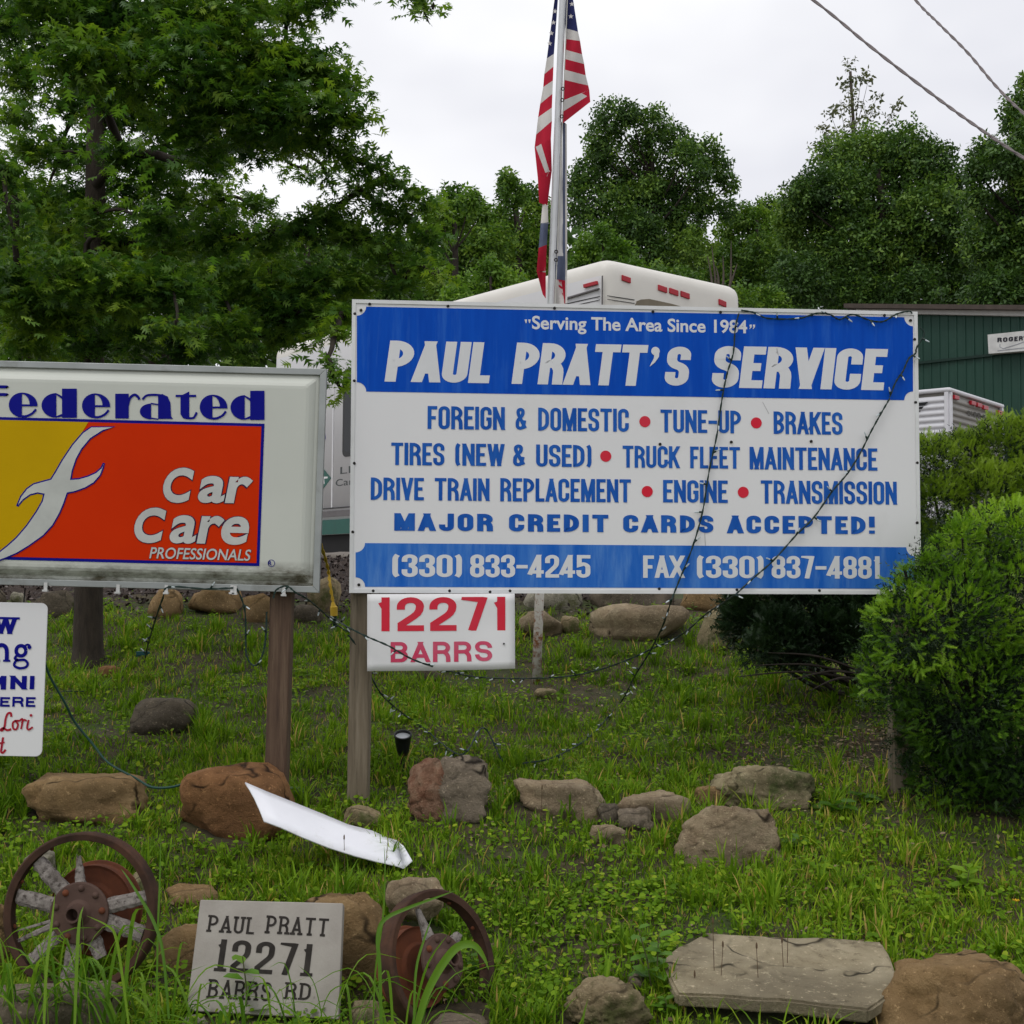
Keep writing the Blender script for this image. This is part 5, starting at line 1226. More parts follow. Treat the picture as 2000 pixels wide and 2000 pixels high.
# ================================================================ FOLIAGE
def tree_limbs(parent, base, top_, blobs, r0, mat, lr=.35, maxn=40):
    mb = MB(); n = 10; pts = [base.lerp(top_, i / n) + Vector((.03 * math.sin(i * 1.7), 0, 0)) * (top_ - base).length * .12 for i in range(n + 1)]
    pts[0] = base - Vector((0, 0, .3))
    mb.tube(pts, [r0 * (1.25 if i == 0 else 1.0) * (1 - .62 * i / n) for i in range(n + 1)], 12); mb.build('trunk', mat, parent, smooth=True)
    for (c_, r) in blobs[:maxn]:
        t = min(max((c_.z - base.z) / max(top_.z - base.z, .1) - .12, .05), .95); a = base.lerp(top_, t)
        m_ = a.lerp(c_, .5) + Vector((0, 0, -.06 * (c_ - a).length))
        mb = MB(); rr = r0 * lr * (1 - .5 * t); mb.tube(smooth_path([a, m_, c_], 4), [rr * (1 - .75 * i / 8) for i in range(9)], 6); mb.build('branch', mat, parent, smooth=True)
CL = []; CF = []
for k in range(4):   # small spray of four leaves
    a = k * 1.7 + .3; c_ = np.array([math.cos(a) * .45, math.sin(a) * .45, .18 * ((k % 2) * 2 - 1)]); d = np.array([math.cos(a), math.sin(a), -.35]); s_ = np.array([-math.sin(a), math.cos(a), .25 * (k - 1.5)])
    q = len(CL); CL += [c_ - d * .36, c_ + s_ * .19, c_ + d * .40, c_ - s_ * .19]; CF += [[q, q + 1, q + 2], [q, q + 2, q + 3]]
CL = np.array(CL); CF = np.array(CF)
def crown(name, parent, blobs, dens, size, mat, rg, tv=CL, tf=CF, tone=(.5, .25), shell=.55, squash=(1, 1, 1), up=.5):
    VV = []; TT = []; CC = []; nv = 0
    for (c_, r) in blobs:
        n = max(6, int(dens * r * r)); u = norm(rg.normal(size=(n, 3))); rad = rg.uniform(shell ** 3, 1, n) ** (1 / 3) * (1 + .18 * rg.normal(size=n).clip(-1.5, 1.8))
        # let the lump break up into smaller tufts
        kk = norm(rg.normal(size=(9, 3))); best = (u @ kk.T).max(1); rad = rad * (.80 + .28 * best)
        pos = np.array(c_)[None] + u * rad[:, None] * r * np.array(squash)
        Yd = norm(u + rg.normal(size=(n, 3)) * .6 + np.array([0, 0, -.15])); nrm = norm(u * .5 + rg.normal(size=(n, 3)) * .55 + np.array([0, 0, up]))
        X, Yd, Z = frame_from(Yd, nrm)
        tn = np.clip(rg.normal(tone[0] + .17 * rg.normal(), tone[1], n) , 0, 1)
        V, T, C_ = inst(tv, tf, pos, X, Yd, Z, size * rg.uniform(.65, 1.25, n), tn)
        VV.append(V); TT.append(T + nv); CC.append(C_); nv += len(V)
    return np_mesh(name, np.vstack(VV), np.vstack(TT), mat, parent, np.concatenate(CC))
def blobs_px(lst, D, rg, js=.6, rs=1.05):
    out = []
    for (x, y, r) in lst:
        d = D + rg.uniform(-js, js) * 1.5; out.append((P(x, y, d), r * d / F * rs))
    return out
bark = M('bark', (.085, .068, .055), (.055, .045, .037), scale=16, rough=.95, bmp=.8, bscale=40, bdist=.01, stretch=(3, 3, .6))
bark_o = M('bark_oak', (.060, .047, .036), (.036, .029, .023), scale=12, rough=.95, bmp=1, bscale=40, bdist=.012, stretch=(3, 3, .6))
bark_d = M('bark_dark', (.040, .032, .026), (.028, .022, .018), scale=10, rough=.95)
L_dark = leaf_mat('leaf_dark', [(0, (0.029, 0.068, 0.014)), (.45, (0.061, 0.130, 0.023)), (.75, (0.107, 0.198, 0.031)), (1, (0.170, 0.276, 0.040))], trans=.22)
L_mid = leaf_mat('leaf_mid', [(0, (0.039, 0.090, 0.013)), (.5, (0.086, 0.176, 0.022)), (1, (0.187, 0.292, 0.035))], trans=.28)
L_lime = leaf_mat('leaf_lime', [(0, (0.046, 0.108, 0.012)), (.5, (0.098, 0.198, 0.020)), (1, (0.172, 0.288, 0.032))], trans=.32)
L_gry = leaf_mat('leaf_grey', [(0, (.06, .075, .04)), (.5, (.10, .115, .06)), (1, (.15, .16, .09))], trans=.25)
TREES = [
 ('tall dark oak with a three-lobed crown behind the bus', 38, L_dark, (1290, 560), (1270, 260), .22, [(1200, 228, 36), (1180, 268, 38), (1172, 300, 28), (1232, 226, 26), (1275, 245, 36), (1250, 292, 34), (1312, 272, 34), (1338, 303, 28), (1378, 296, 30), (1400, 330, 30), (1424, 362, 20), (1365, 335, 26), (1140, 338, 26), (1124, 362, 22), (1188, 345, 42), (1236, 352, 34), (1330, 372, 34), (1140, 400, 42), (1208, 408, 48), (1252, 440, 36), (1345, 430, 40), (1300, 455, 42), (1288, 345, 36), (1296, 400, 40), (1244, 400, 44), (1378, 392, 30), (1268, 372, 30), (1180, 470, 50), (1262, 500, 56), (1350, 492, 46), (1160, 550, 50), (1420, 410, 22)], 1.0),
 ('broad round-headed tree behind the right end of the service sign', 33, L_dark, (1720, 600), (1720, 330), .20, [(1640, 312, 46), (1700, 300, 50), (1765, 296, 50), (1822, 318, 42), (1850, 365, 46), (1592, 372, 42), (1556, 388, 34), (1545, 425, 36), (1640, 390, 66), (1730, 385, 76), (1810, 415, 66), (1868, 440, 46), (1580, 462, 56), (1660, 485, 76), (1760, 495, 76), (1850, 515, 66), (1565, 550, 56), (1670, 575, 60), (1780, 580, 60), (1880, 585, 56)], 1.25),
 ('very dark tree filling the right edge of the photo', 27, L_dark, (1990, 640), (2010, 250), .22, [(1992, 208, 32), (1974, 244, 22), (2014, 262, 36), (2000, 160, 14), (1926, 302, 32), (1908, 334, 26), (1962, 312, 36), (2004, 336, 46), (1906, 385, 24), (1936, 410, 40), (1994, 420, 56), (1925, 475, 46), (1984, 520, 66), (1940, 585, 56), (2060, 300, 80), (2070, 450, 90), (2040, 590, 80)], 1.2),
 ('lower tree filling the dip between the tall oak and the round tree', 40, L_mid, (1470, 600), (1480, 430), .14, [(1455, 424, 28), (1425, 446, 28), (1500, 405, 22), (1482, 440, 36), (1530, 452, 36), (1500, 505, 56), (1432, 525, 50), (1390, 560, 46), (1520, 570, 50), (1450, 580, 44)], 1.2),
 ('dark green tree just left of the flagpole', 31, L_mid, (1020, 600), (1010, 400), .16, [(992, 352, 20), (1000, 380, 28), (1034, 386, 24), (1052, 425, 36), (975, 430, 34), (1060, 480, 40), (1010, 480, 46), (960, 480, 44), (1040, 540, 44), (905, 470, 42), (880, 530, 40)], 1.3),
 ('yellow-green tree between the near oak and the flagpole', 24, L_lime, (880, 600), (890, 430), .12, [(882, 388, 24), (918, 392, 24), (940, 414, 22), (858, 412, 26), (900, 425, 28), (850, 450, 30)], 1.3),
 ('bright young maple right of the flagpole above the bus roof', 25, L_lime, (1180, 620), (1180, 480), .07, [(1176, 458, 20), (1150, 492, 28), (1208, 492, 28), (1130, 532, 28), (1180, 540, 38), (1232, 532, 28), (1152, 580, 38), (1236, 578, 34)], 1.2),
 ('light green bushy sapling left of the flagpole above the service sign', 22, L_lime, (960, 640), (960, 540), .06, [(956, 528, 24), (985, 556, 30), (922, 570, 32), (1010, 565, 28), (960, 590, 34), (890, 592, 30)], 1.1),
 ('dark bushy tree behind the bus roof between the trunks', 30, L_mid, (1330, 640), (1330, 560), .08, [(1290, 560, 42), (1335, 572, 44), (1395, 600, 36), (1440, 600, 40), (1500, 600, 40)], 1.2),
 ('woodland tree seen behind the near oak, far left', 30, L_dark, (60, 700), (60, 420), .2, [(20, 430, 90), (110, 470, 90), (40, 560, 100), (140, 600, 100)], .9),
 ('woodland tree seen through the near oak left of its middle', 31, L_mid, (330, 700), (330, 500), .2, [(250, 540, 90), (350, 520, 80), (300, 630, 100), (420, 600, 90), (200, 640, 80)], .9),
 ('woodland tree seen through the right side of the near oak', 29, L_mid, (600, 700), (600, 480), .2, [(520, 540, 80), (610, 520, 70), (700, 520, 66), (560, 620, 80), (660, 600, 70), (760, 520, 60), (790, 580, 56), (740, 600, 60), (830, 560, 46)], 1.0),
]
for lb, D, mt, bs, tp_, r0, lst, dm in TREES:
    rg = np.random.default_rng(int(D * 100 + lst[0][0]))
    bp = P(bs[0], bs[1], D); bp.z = G(bp.x, D); root = empty('broadleaf_tree', bp, lb, 'tree', 'trees behind the lot')
    bl = blobs_px(lst, D, rg)
    tree_limbs(root, bp, P(tp_[0], tp_[1], D), bl, r0, bark_d, maxn=14)
    crown('crown', root, bl, 1450 * dm * (33 / D) ** 2, .150 * (D / 33) ** .7, mt, rg, shell=.30, tone=(.45, .30))
rg = np.random.default_rng(77)
bp = P(1670, 600, 42); bp.z = G(bp.x, 42); root = empty('poplar_tree', bp, 'sparse pale poplar poking up behind the round-headed tree', 'tree')
bl = blobs_px([(1662, 128, 15), (1655, 160, 18), (1682, 150, 12), (1697, 152, 13), (1666, 200, 24), (1642, 212, 16), (1702, 220, 18), (1712, 190, 10), (1752, 205, 13), (1738, 230, 12), (1622, 222, 12), (1606, 252, 13), (1660, 252, 24), (1626, 270, 20), (1690, 262, 20), (1600, 290, 16), (1640, 300, 24)], 42, rg)
tree_limbs(root, bp, P(1664, 140, 42), bl, .12, bark, lr=.25); crown('crown', root, bl, 190, .20, L_gry, rg, shell=.1)
rg = np.random.default_rng(5); root = empty('bare_tree', P(1400, 640, 27), 'thin bare-stemmed dead tree between the bus and the woods', 'tree')
for i, (x0, x1, y1) in enumerate(((1398, 1390, 480), (1408, 1412, 500), (1420, 1428, 470), (1392, 1382, 500), (1414, 1440, 515), (1402, 1398, 520))):
    mb = MB(); mb.tube(smooth_path([P(1404 + (x0 - 1404) * .3, 660, 27), P(x0, 590, 27), P((x0 + x1) / 2 + 3, 545, 27.2), P(x1, y1, 27.4)], 4), [.06 - .0045 * k for k in range(13)], 6); mb.build('trunk' if i < 2 else 'branch', bark, root)
# woods beyond, one mass
rg = np.random.default_rng(9); bl = []
for x in range(-300, 2500, 95):
    for y in (520, 610, 700): bl.append((P(x + rg.uniform(-30, 30), y + rg.uniform(-20, 20), 47 + rg.uniform(-2, 4)), 62 * 47 / F))
o = crown('far_woods', None, bl, 70, .70, L_dark, rg, shell=.2, tone=(.35, .2)); tag(o, 'dark mass of woodland undergrowth far behind the lot', 'woods', kind='stuff')

# ---------------------------------------------------------------- near pin oak
OV = np.array([(0, 0, 0), (0, .10, 0), (.30, .36, -.05), (.02, .34, 0), (.40, .70, -.07), (.02, .60, 0), (.24, .93, -.04), (.03, .80, 0), (0, 1.06, -.05), (-.03, .80, 0), (-.24, .90, -.04), (-.02, .60, 0), (-.40, .66, -.07), (-.02, .34, 0), (-.30, .34, -.05)], float)
OF = np.array([(1, 2, 3), (3, 4, 5), (5, 6, 7), (7, 8, 9), (9, 10, 11), (11, 12, 13), (13, 14, 1), (3, 5, 13), (5, 11, 13), (5, 7, 11), (7, 9, 11), (1, 3, 13), (2, 3, 4), (4, 5, 6)])
OF = OF[:12]
L_oak = leaf_mat('leaf_oak', [(0, (0.028, 0.076, 0.014)), (.35, (0.058, 0.134, 0.020)), (.65, (0.119, 0.215, 0.022)), (1, (0.210, 0.309, 0.028))], trans=.36, spec=.30, rough=.45)
ob = hit(172, 1302); oak = empty('pin_oak', ob, 'near pin oak with pointed lobed leaves standing behind the box sign', 'tree')
OB = [(0, 30, 90, 7.5), (100, 20, 110, 7), (230, 30, 110, 7.2), (350, 40, 110, 7), (470, 20, 100, 7), (560, 15, 62, 7.4), (615, 5, 42, 7.3), (655, -5, 24, 7.2),
 (40, 130, 80, 8.3), (150, 110, 80, 6.8), (260, 130, 100, 7), (370, 130, 110, 6.8), (480, 120, 100, 7), (570, 125, 80, 7.2), (632, 130, 56, 7.2), (672, 165, 40, 7.1),
 (30, 220, 60, 8.8), (280, 220, 80, 8.5), (380, 230, 100, 7.2), (480, 220, 100, 7), (570, 210, 86, 7), (650, 215, 60, 7), (692, 235, 34, 7.1),
 (420, 300, 66, 8.6), (330, 290, 66, 8.8), (500, 285, 50, 7.6), (570, 270, 50, 7.4), (630, 280, 50, 7.2), (676, 300, 40, 7.2),
 (718, 322, 40, 7.3), (765, 350, 38, 7.4), (805, 380, 36, 7.5), (842, 402, 28, 7.6), (700, 370, 34, 7.5), (740, 400, 40, 7.6), (790, 430, 44, 7.6), (640, 345, 26, 7.6), (830, 460, 34, 7.5),
 (5, 330, 54, 6.5), (15, 400, 58, 6.4), (25, 455, 46, 6.4),
 (120, 300, 66, 8.8), (90, 390, 80, 8.8), (250, 370, 70, 8.8), (350, 385, 80, 8.8), (430, 390, 66, 8.4), (500, 400, 44, 8.2), (120, 470, 80, 8.6), (220, 470, 76, 8.4), (330, 470, 84, 8.3), (430, 460, 84, 8), (520, 460, 70, 7.8), (600, 450, 56, 7.6), (680, 455, 56, 7.6), (750, 480, 60, 7.5), (815, 520, 40, 7.4), (850, 535, 26, 7.2),
 (40, 560, 100, 7), (140, 540, 90, 6.8), (240, 560, 86, 6.8), (330, 560, 80, 6.8), (345, 640, 38, 6.5), (430, 570, 90, 7.5), (530, 560, 84, 7.5), (620, 550, 76, 7.5), (700, 550, 64, 7.5), (780, 555, 46, 7.5),
 (60, 660, 74, 7.5), (160, 660, 74, 8), (260, 660, 74, 8), (360, 665, 66, 8), (460, 660, 74, 7.8), (545, 650, 50, 7.6), (615, 620, 50, 7.4), (655, 650, 34, 7.0), (672, 610, 40, 7.2), (652, 735, 30, 6.7), (640, 700, 22, 6.8), (668, 765, 18, 6.7), (822, 0, 20, 6.6), (845, 18, 14, 6.6), (800, -20, 20, 6.6),
 (150, 200, 70, 8.6), (210, 230, 60, 8.4), (190, 300, 60, 8.5), (160, 380, 60, 8.5), (200, 170, 60, 7.6), (180, 420, 50, 7.8), (240, 300, 60, 8.0), (230, 60, 90, 7.9), (400, 300, 60, 7.8), (300, 330, 60, 8.2), (60, 290, 60, 8.0), (640, 420, 50, 7.6), (300, 430, 60, 7.4), (150, 600, 60, 7.2), (450, 640, 60, 7.2), (560, 600, 60, 7.4), (250, 640, 60, 7.2), (80, 620, 70, 7.2), (200, 100, 120, 9.6), (420, 120, 120, 9.8), (600, 330, 30, 7.9), (120, 20, 120, 9.6), (330, 0, 130, 9.6)]
rg = np.random.default_rng(31); PO = []; YO = []; NO = []; TO = []; SO = []
obl = []
for (x, y, r, d) in OB:
    c_ = np.array(P(x, y, d)); R_o = max(r - 24, r * .45) * d / F; obl.append((Vector(c_), R_o))
    far_ = d > 9.3
    n = max(2, int((20 if not far_ else 9) * (r / 50) ** 2)); u = norm(rg.normal(size=(n, 3))); sp_ = c_ + u * (rg.uniform(0, 1, n) ** (1 / 2.4) * R_o)[:, None] * np.array([1, 1.15, .95])
    bt = rg.normal(0, .13) + (.14 if y < 320 and x > 450 or x > 650 else 0)  # upper and right sprays toned lighter, painting in the brighter light there
    for k in range(n):
        az = rg.uniform(0, 6.28); out_ = np.array([math.cos(az), math.sin(az), -.25]); side = np.array([-math.sin(az), math.cos(az), 0]); m_ = rg.integers(8, 14); st = rg.normal(.42 + bt, .16)
        for j in range(m_):
            t = j / m_; base_ = sp_[k] + out_ * (t - .5) * .30 + rg.normal(size=3) * .015
            sd_ = 1 if j % 2 else -1; dirv = out_ * .6 + side * sd_ * .75 + np.array([0, 0, -.30 + .35 * rg.normal()]) + rg.normal(size=3) * .22
            PO.append(base_); YO.append(dirv); NO.append(np.array([0, 0, 1.]) + rg.normal(size=3) * .42); TO.append(np.clip(st + rg.normal(0, .10), 0, 1)); SO.append(rg.uniform(.058, .092))
PO, YO, NO, TO, SO = map(np.array, (PO, YO, NO, TO, SO)); X, Yd, Z = frame_from(YO, norm(NO))
front = np.argsort(PO[:, 1] - SO * 4 + np.where((PO[:, 0] / PO[:, 1] * F + 1000 < -40) | (PO[:, 2] > 5.0), 9, 0))[:300]
mask = np.ones(len(PO), bool); mask[front] = False
V, T, C_ = inst(OV, OF, PO[mask], X[mask], Yd[mask], Z[mask], SO[mask], TO[mask])
o = np_mesh('foliage', V, T, L_oak, oak, C_); o['kind'] = 'stuff'
lmesh = []
for tn in (.2, .35, .5, .65, .8):
    o = np_mesh('leaf', OV, OF, L_oak, oak, np.full(len(OV), tn)); lmesh.append(o.data); bpy.data.objects.remove(o)
for i in front:
    o = bpy.data.objects.new('leaf', lmesh[int(np.clip(TO[i] * 5, 0, 4))]); COL.objects.link(o); o.parent = oak
    m_ = Matrix(((X[i][0], Yd[i][0], Z[i][0]), (X[i][1], Yd[i][1], Z[i][1]), (X[i][2], Yd[i][2], Z[i][2]))) * float(SO[i])
    o.matrix_local = Matrix.Translation(Vector(PO[i]) - ob) @ m_.to_4x4()
# trunk with root flare
mb = MB(); trk = [(172, 1312, .150), (172, 1296, .118), (172, 1270, .104), (172.5, 1200, .098), (174, 1100, .094), (179, 700, .085), (186, 400, .070), (187, 200, .060), (190, -80, .05), (192, -300, .035)]
mb.tube([P(x, y, ob.y + .05) for x, y, r in trk], [r * .9 for x, y, r in trk], 18); mb.build('trunk', bark_o, oak, smooth=True)
ty_ = ob.y + .05
nodes = [(P(186, 0, ty_).x * (1 if z > 3.4 else .99), ty_, z) for z in np.arange(2.75, 5.9, .22)]; nodes = [(Vector(n_), None, 0.0) for n_ in nodes]; kids = []
order = sorted(range(len(obl)), key=lambda i: (obl[i][0] - Vector((nodes[0][0].x, ty_, obl[i][0].z))).length)
for i in order:
    c_ = obl[i][0]
    if c_.x / c_.y * F + 1000 > 740 and c_.z > 4.2: continue
    if not (-40 < 1000 + (c_.x / c_.y) * F < 900 and c_.z > 2.4) or c_.y > 9.3: continue
    hd = (c_ - Vector((nodes[0][0].x, ty_, c_.z))).length; best = None
    for k, (p, par, l_) in enumerate(nodes):
        cost = (p - c_).length + .25 * l_ + (.35 * abs(p.z + .30 * (c_ - p).length - c_.z) if par is None else 0)
        if best is None or cost < best[0]: best = (cost, k)
    k = best[1]; nodes.append((c_, k, nodes[k][2] + (nodes[k][0] - c_).length))
cnt = [1] * len(nodes)
for k in range(len(nodes) - 1, -1, -1):
    if nodes[k][1] is not None: cnt[nodes[k][1]] += cnt[k]
brg = random.Random(4)
for k, (p, par, l_) in enumerate(nodes):
    if par is None: continue
    a = nodes[par][0]; r1 = min(.008 + .0045 * cnt[k] ** .8, .034); r0_ = r1 if nodes[par][1] is not None else r1 * 1.15; L_ = (p - a).length
    m1 = a.lerp(p, .35) + Vector((brg.uniform(-.06, .06), brg.uniform(-.06, .06), brg.uniform(-.02, .10))) * L_; m2 = a.lerp(p, .7) + Vector((brg.uniform(-.06, .06), brg.uniform(-.06, .06), brg.uniform(-.05, .08))) * L_
    pth = smooth_path([a, m1, m2, p], 4); mb = MB(); mb.tube(pth, [r0_ * (1 - .45 * i / (len(pth) - 1)) for i in range(len(pth))], 6); mb.build('branch', bark_d, oak, smooth=True)
mb = MB(); mb.tube(smooth_path([P(700, -260, 7.0), P(790, -90, 6.7), P(822, 5, 6.6), P(838, 45, 6.6)], 5), [.012 - .0006 * i for i in range(16)], 6); mb.build('branch', bark_d, oak, smooth=True)
mb = MB()  # twigs through the sprays
for (c_, r) in obl:
    for k in range(5):
        e_ = c_ + Vector(norm(rg.normal(size=3))) * r * .9; mb.tube(smooth_path([c_, c_.lerp(e_, .5) + Vector((0, 0, .03)), e_], 2), [.005, .004, .003, .002, .0015], 4, cap=False)
o = mb.build('twigs', bark_d, oak); o['kind'] = 'stuff'

# ---------------------------------------------------------------- yews and hedge
NV = []; NF = []
for j in range(7):
    t = .14 + .86 * j / 6
    for s_ in (1, -1):
        q = len(NV); L_ = .36 * (1 - .35 * t); b0 = np.array([0, t, 0]); d = np.array([s_ * .82 * L_, .62 * L_, .10 * L_ * ((j % 3) - 1)])
        NV += [b0 + np.array([0, -.056, 0]), b0 + np.array([0, .056, 0]), b0 + d]; NF.append([q, q + 1, q + 2])
q = len(NV); NV += [np.array([-.03, 0, 0]), np.array([.03, 0, 0]), np.array([0, 1.05, 0])]; NF.append([q, q + 1, q + 2])
NV = np.array(NV); NF = np.array(NF)
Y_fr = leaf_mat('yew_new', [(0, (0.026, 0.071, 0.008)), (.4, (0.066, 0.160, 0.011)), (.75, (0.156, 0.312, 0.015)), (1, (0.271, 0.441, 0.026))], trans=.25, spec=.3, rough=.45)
Y_dk = leaf_mat('yew_old_shaded', [(0, (.008, .020, .008)), (.6, (.014, .036, .011)), (1, (.028, .058, .018))], trans=.1, spec=.3)  # old inner needles; on the shrub this dark colour is painted shade
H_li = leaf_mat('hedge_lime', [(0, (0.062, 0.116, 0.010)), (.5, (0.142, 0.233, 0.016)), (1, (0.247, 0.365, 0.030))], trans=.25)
def bush(name, label, cat, blobs, n, size, mat, matold, seed, zb_, tonefn, stemxy, old=.5, trim=None):
    rg = np.random.default_rng(seed); bl = [(np.array(P(x, y, d)), max(r * d / F - size * .9, r * d / F * .5)) for x, y, r, d in blobs]
    root = empty(name, Vector(stemxy), label, cat)
    w = np.array([r * r for _, r in bl]); w /= w.sum(); idx = rg.choice(len(bl), n, p=w); u = norm(rg.normal(size=(n, 3)) + np.array([0, -.25, .15])); C0 = np.array([b_[0] for b_ in bl]); R0 = np.array([b_[1] for b_ in bl])
    rad = rg.uniform(.80, 1.0, n); pos = C0[idx] + u * (R0[idx] * rad)[:, None]
    dd = np.linalg.norm(pos[:, None] - C0[None], axis=2) / R0[None]; dd[np.arange(n), idx] = 9; ok = (dd.min(1) > .82) & (pos[:, 2] > Gn(pos[:, 0], pos[:, 1]) + zb_)
    pos, u = pos[ok], u[ok]; m_ = len(pos)
    nz_ = np.array([mnoise.noise(Vector(p * 5)) for p in pos]); pos = pos + u * (nz_ * .07)[:, None]
    Yd = norm(u * .8 + np.array([0, -.05, .35]) + rg.normal(size=(m_, 3)) * .38); X, Yd, Z = frame_from(Yd, norm(rg.normal(size=(m_, 3)) + np.array([0, 0, .8])))
    tn = np.clip(tonefn(pos, u, nz_) + rg.normal(0, .13, m_), 0, 1)
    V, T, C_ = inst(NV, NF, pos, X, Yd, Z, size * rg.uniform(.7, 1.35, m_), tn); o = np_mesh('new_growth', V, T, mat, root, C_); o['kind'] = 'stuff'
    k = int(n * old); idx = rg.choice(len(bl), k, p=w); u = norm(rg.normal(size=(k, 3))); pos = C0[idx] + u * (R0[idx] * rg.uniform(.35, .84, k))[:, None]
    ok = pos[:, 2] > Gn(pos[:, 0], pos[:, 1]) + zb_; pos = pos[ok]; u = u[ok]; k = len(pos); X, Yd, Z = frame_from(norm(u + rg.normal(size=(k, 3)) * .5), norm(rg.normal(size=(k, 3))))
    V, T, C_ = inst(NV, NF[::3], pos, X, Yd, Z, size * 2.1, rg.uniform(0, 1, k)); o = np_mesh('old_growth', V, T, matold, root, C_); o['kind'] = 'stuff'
    for i, (c_, r) in enumerate(bl):
        mb = MB(); s0 = Vector(stemxy) + Vector((rg.uniform(-.08, .08), rg.uniform(-.05, .05), -.05)); c3 = Vector(c_)
        mb.tube(smooth_path([s0, s0.lerp(c3, .45) + Vector((0, 0, -.08)), c3], 4), [.022 - .002 * q for q in range(9)], 6); mb.build('branch', bark_d, root)
    return root
yb = [(1960, 1180, 180, 5.75), (1850, 1195, 140, 5.6), (1782, 1230, 92, 5.5), (2070, 1190, 200, 5.75), (1900, 1340, 170, 5.7), (1765, 1318, 78, 5.6), (2010, 1440, 180, 5.8), (1880, 1460, 110, 5.85), (1768, 1165, 46, 5.5), (1815, 1100, 46, 5.5), (1766, 1112, 26, 5.5), (1880, 1052, 62, 5.6), (1975, 1046, 70, 5.65), (1830, 1060, 34, 5.55), (1930, 1030, 46, 5.6), (1812, 1405, 70, 5.85), (1722, 1262, 34, 5.6), (1740, 1380, 36, 5.7), (2060, 1320, 180, 5.7), (1730, 1225, 58, 5.65), (1716, 1290, 58, 5.7), (1722, 1350, 58, 5.75), (1775, 1450, 56, 5.95), (1850, 1510, 90, 5.85), (1930, 1525, 110, 5.85), (2030, 1540, 130, 5.85), (1800, 1500, 60, 5.95), (1712, 1200, 30, 5.6)]
bush('yew_bush', 'big bright green yew overlapping the right corner of the service sign', 'bush', yb, 27000, .036, Y_fr, Y_dk, 41, .03, lambda p, u, nz: .36 + .58 * np.clip((p[:, 2] - 1.0) / .8, -.2, 1) + .55 * nz, Vector((P(1950, 1500, 6.25).x, 6.25, G(P(1950, 1500, 6.25).x, 6.25))), old=.42)  # tone rises with height: brightness of the lit top painted into the leaves
hb = [(1815, 915, 75, 7.6), (1880, 910, 85, 7.7), (1950, 890, 85, 7.7), (2030, 880, 90, 7.7), (1830, 990, 80, 7.5), (1920, 990, 90, 7.5), (2020, 980, 90, 7.5), (1800, 1080, 90, 7.5), (1900, 1100, 90, 7.6), (1760, 980, 60, 7.7), (1760, 900, 45, 7.8), (2100, 900, 90, 7.7)]
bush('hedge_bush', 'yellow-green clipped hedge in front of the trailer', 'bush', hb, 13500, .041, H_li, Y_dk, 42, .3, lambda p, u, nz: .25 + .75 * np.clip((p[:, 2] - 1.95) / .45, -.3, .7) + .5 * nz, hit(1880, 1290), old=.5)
db = [(1500, 1180, 90, 7.4), (1580, 1190, 90, 7.3), (1660, 1190, 80, 7.2), (1460, 1215, 60, 7.3), (1530, 1245, 70, 7.1), (1620, 1240, 60, 7.1), (1690, 1240, 60, 7.0), (1480, 1270, 36, 7.0), (1560, 1285, 34, 6.95), (1700, 1160, 80, 7.3), (1440, 1180, 40, 7.4), (1750, 1230, 80, 7.3)]
bush('shrub', 'dark shaded evergreen shrub under the right half of the service sign', 'bush', db, 8500, .055, Y_dk, Y_dk, 43, .02, lambda p, u, nz: .45 + .9 * nz, hit(1690, 1335), old=.5)  # shade under the sign is put into the shrub's dark leaf colour
sh = [o for o in COL.objects if o.name == 'shrub'][0]
for k, (x0, y0, x1, y1) in enumerate(((1700, 1325, 1470, 1300), (1690, 1330, 1440, 1322), (1705, 1320, 1540, 1330), (1700, 1318, 1500, 1275), (1695, 1328, 1580, 1350))):
    mb = MB(); mb.tube(smooth_path([P(x0, y0, 6.9), P((x0 + x1) / 2, (y0 + y1) / 2 - 14, 6.75), P(x1, y1, 6.6)], 5), [.010 - .0008 * q for q in range(11)], 5); mb.build('branch', bark_d, sh)

# ================================================================ LAWN
Lg = leaf_mat('grass', [(0, (0.061, 0.125, 0.009)), (.35, (0.111, 0.218, 0.012)), (.65, (0.187, 0.312, 0.017)), (.86, (0.304, 0.390, 0.029)), (1, (0.475, 0.336, 0.112))], trans=.32, spec=.08, rough=.55, tgain=1.5)
ROCKS_A = np.array([r[:4] for r in ROCKS])
def free(x, y):
    m = np.ones(len(x), bool)
    for rx, ry, a, b_ in ROCKS_A: m &= ((x - rx) / a) ** 2 + ((y - ry) / b_) ** 2 > 1
    return m
def bare(x, y):   # worn and shaded ground: under the shrubs, round posts and stones
    q = .80 * np.exp(-(((x - 1.68) / .60) ** 2 + ((y - 6.75) / .42) ** 2)) + np.exp(-(((x - 2.15) / .62) ** 2 + ((y - 6.0) / .6) ** 2)) * 1.1
    q += .5 * np.exp(-(((x - .12) / .35) ** 2 + ((y - 7.9) / .5) ** 2)) + .5 * np.exp(-(((x + .2) / .5) ** 2 + ((y - 5.1) / .25) ** 2)) + .5 * np.exp(-(((x + 1.9) / .5) ** 2 + ((y - 7.0) / .3) ** 2)) + .35 * np.exp(-(((x + .95) / .5) ** 2 + ((y - 4.7) / .2) ** 2))
    return q
def fractal(x, y, s, seed):
    o = np.zeros(len(x)); a = 1
    rg = np.random.default_rng(seed)
    for k in range(7):
        th = rg.uniform(0, 6.28, 3); f = s * rg.uniform(.6, 1.9, 3) * (1.35 ** k)
        for t_, ff in zip(th, f): o += a * np.sin((x * math.cos(t_) + y * math.sin(t_)) * ff + t_ * 9) / 3
        a *= .82
    return o / 1.6
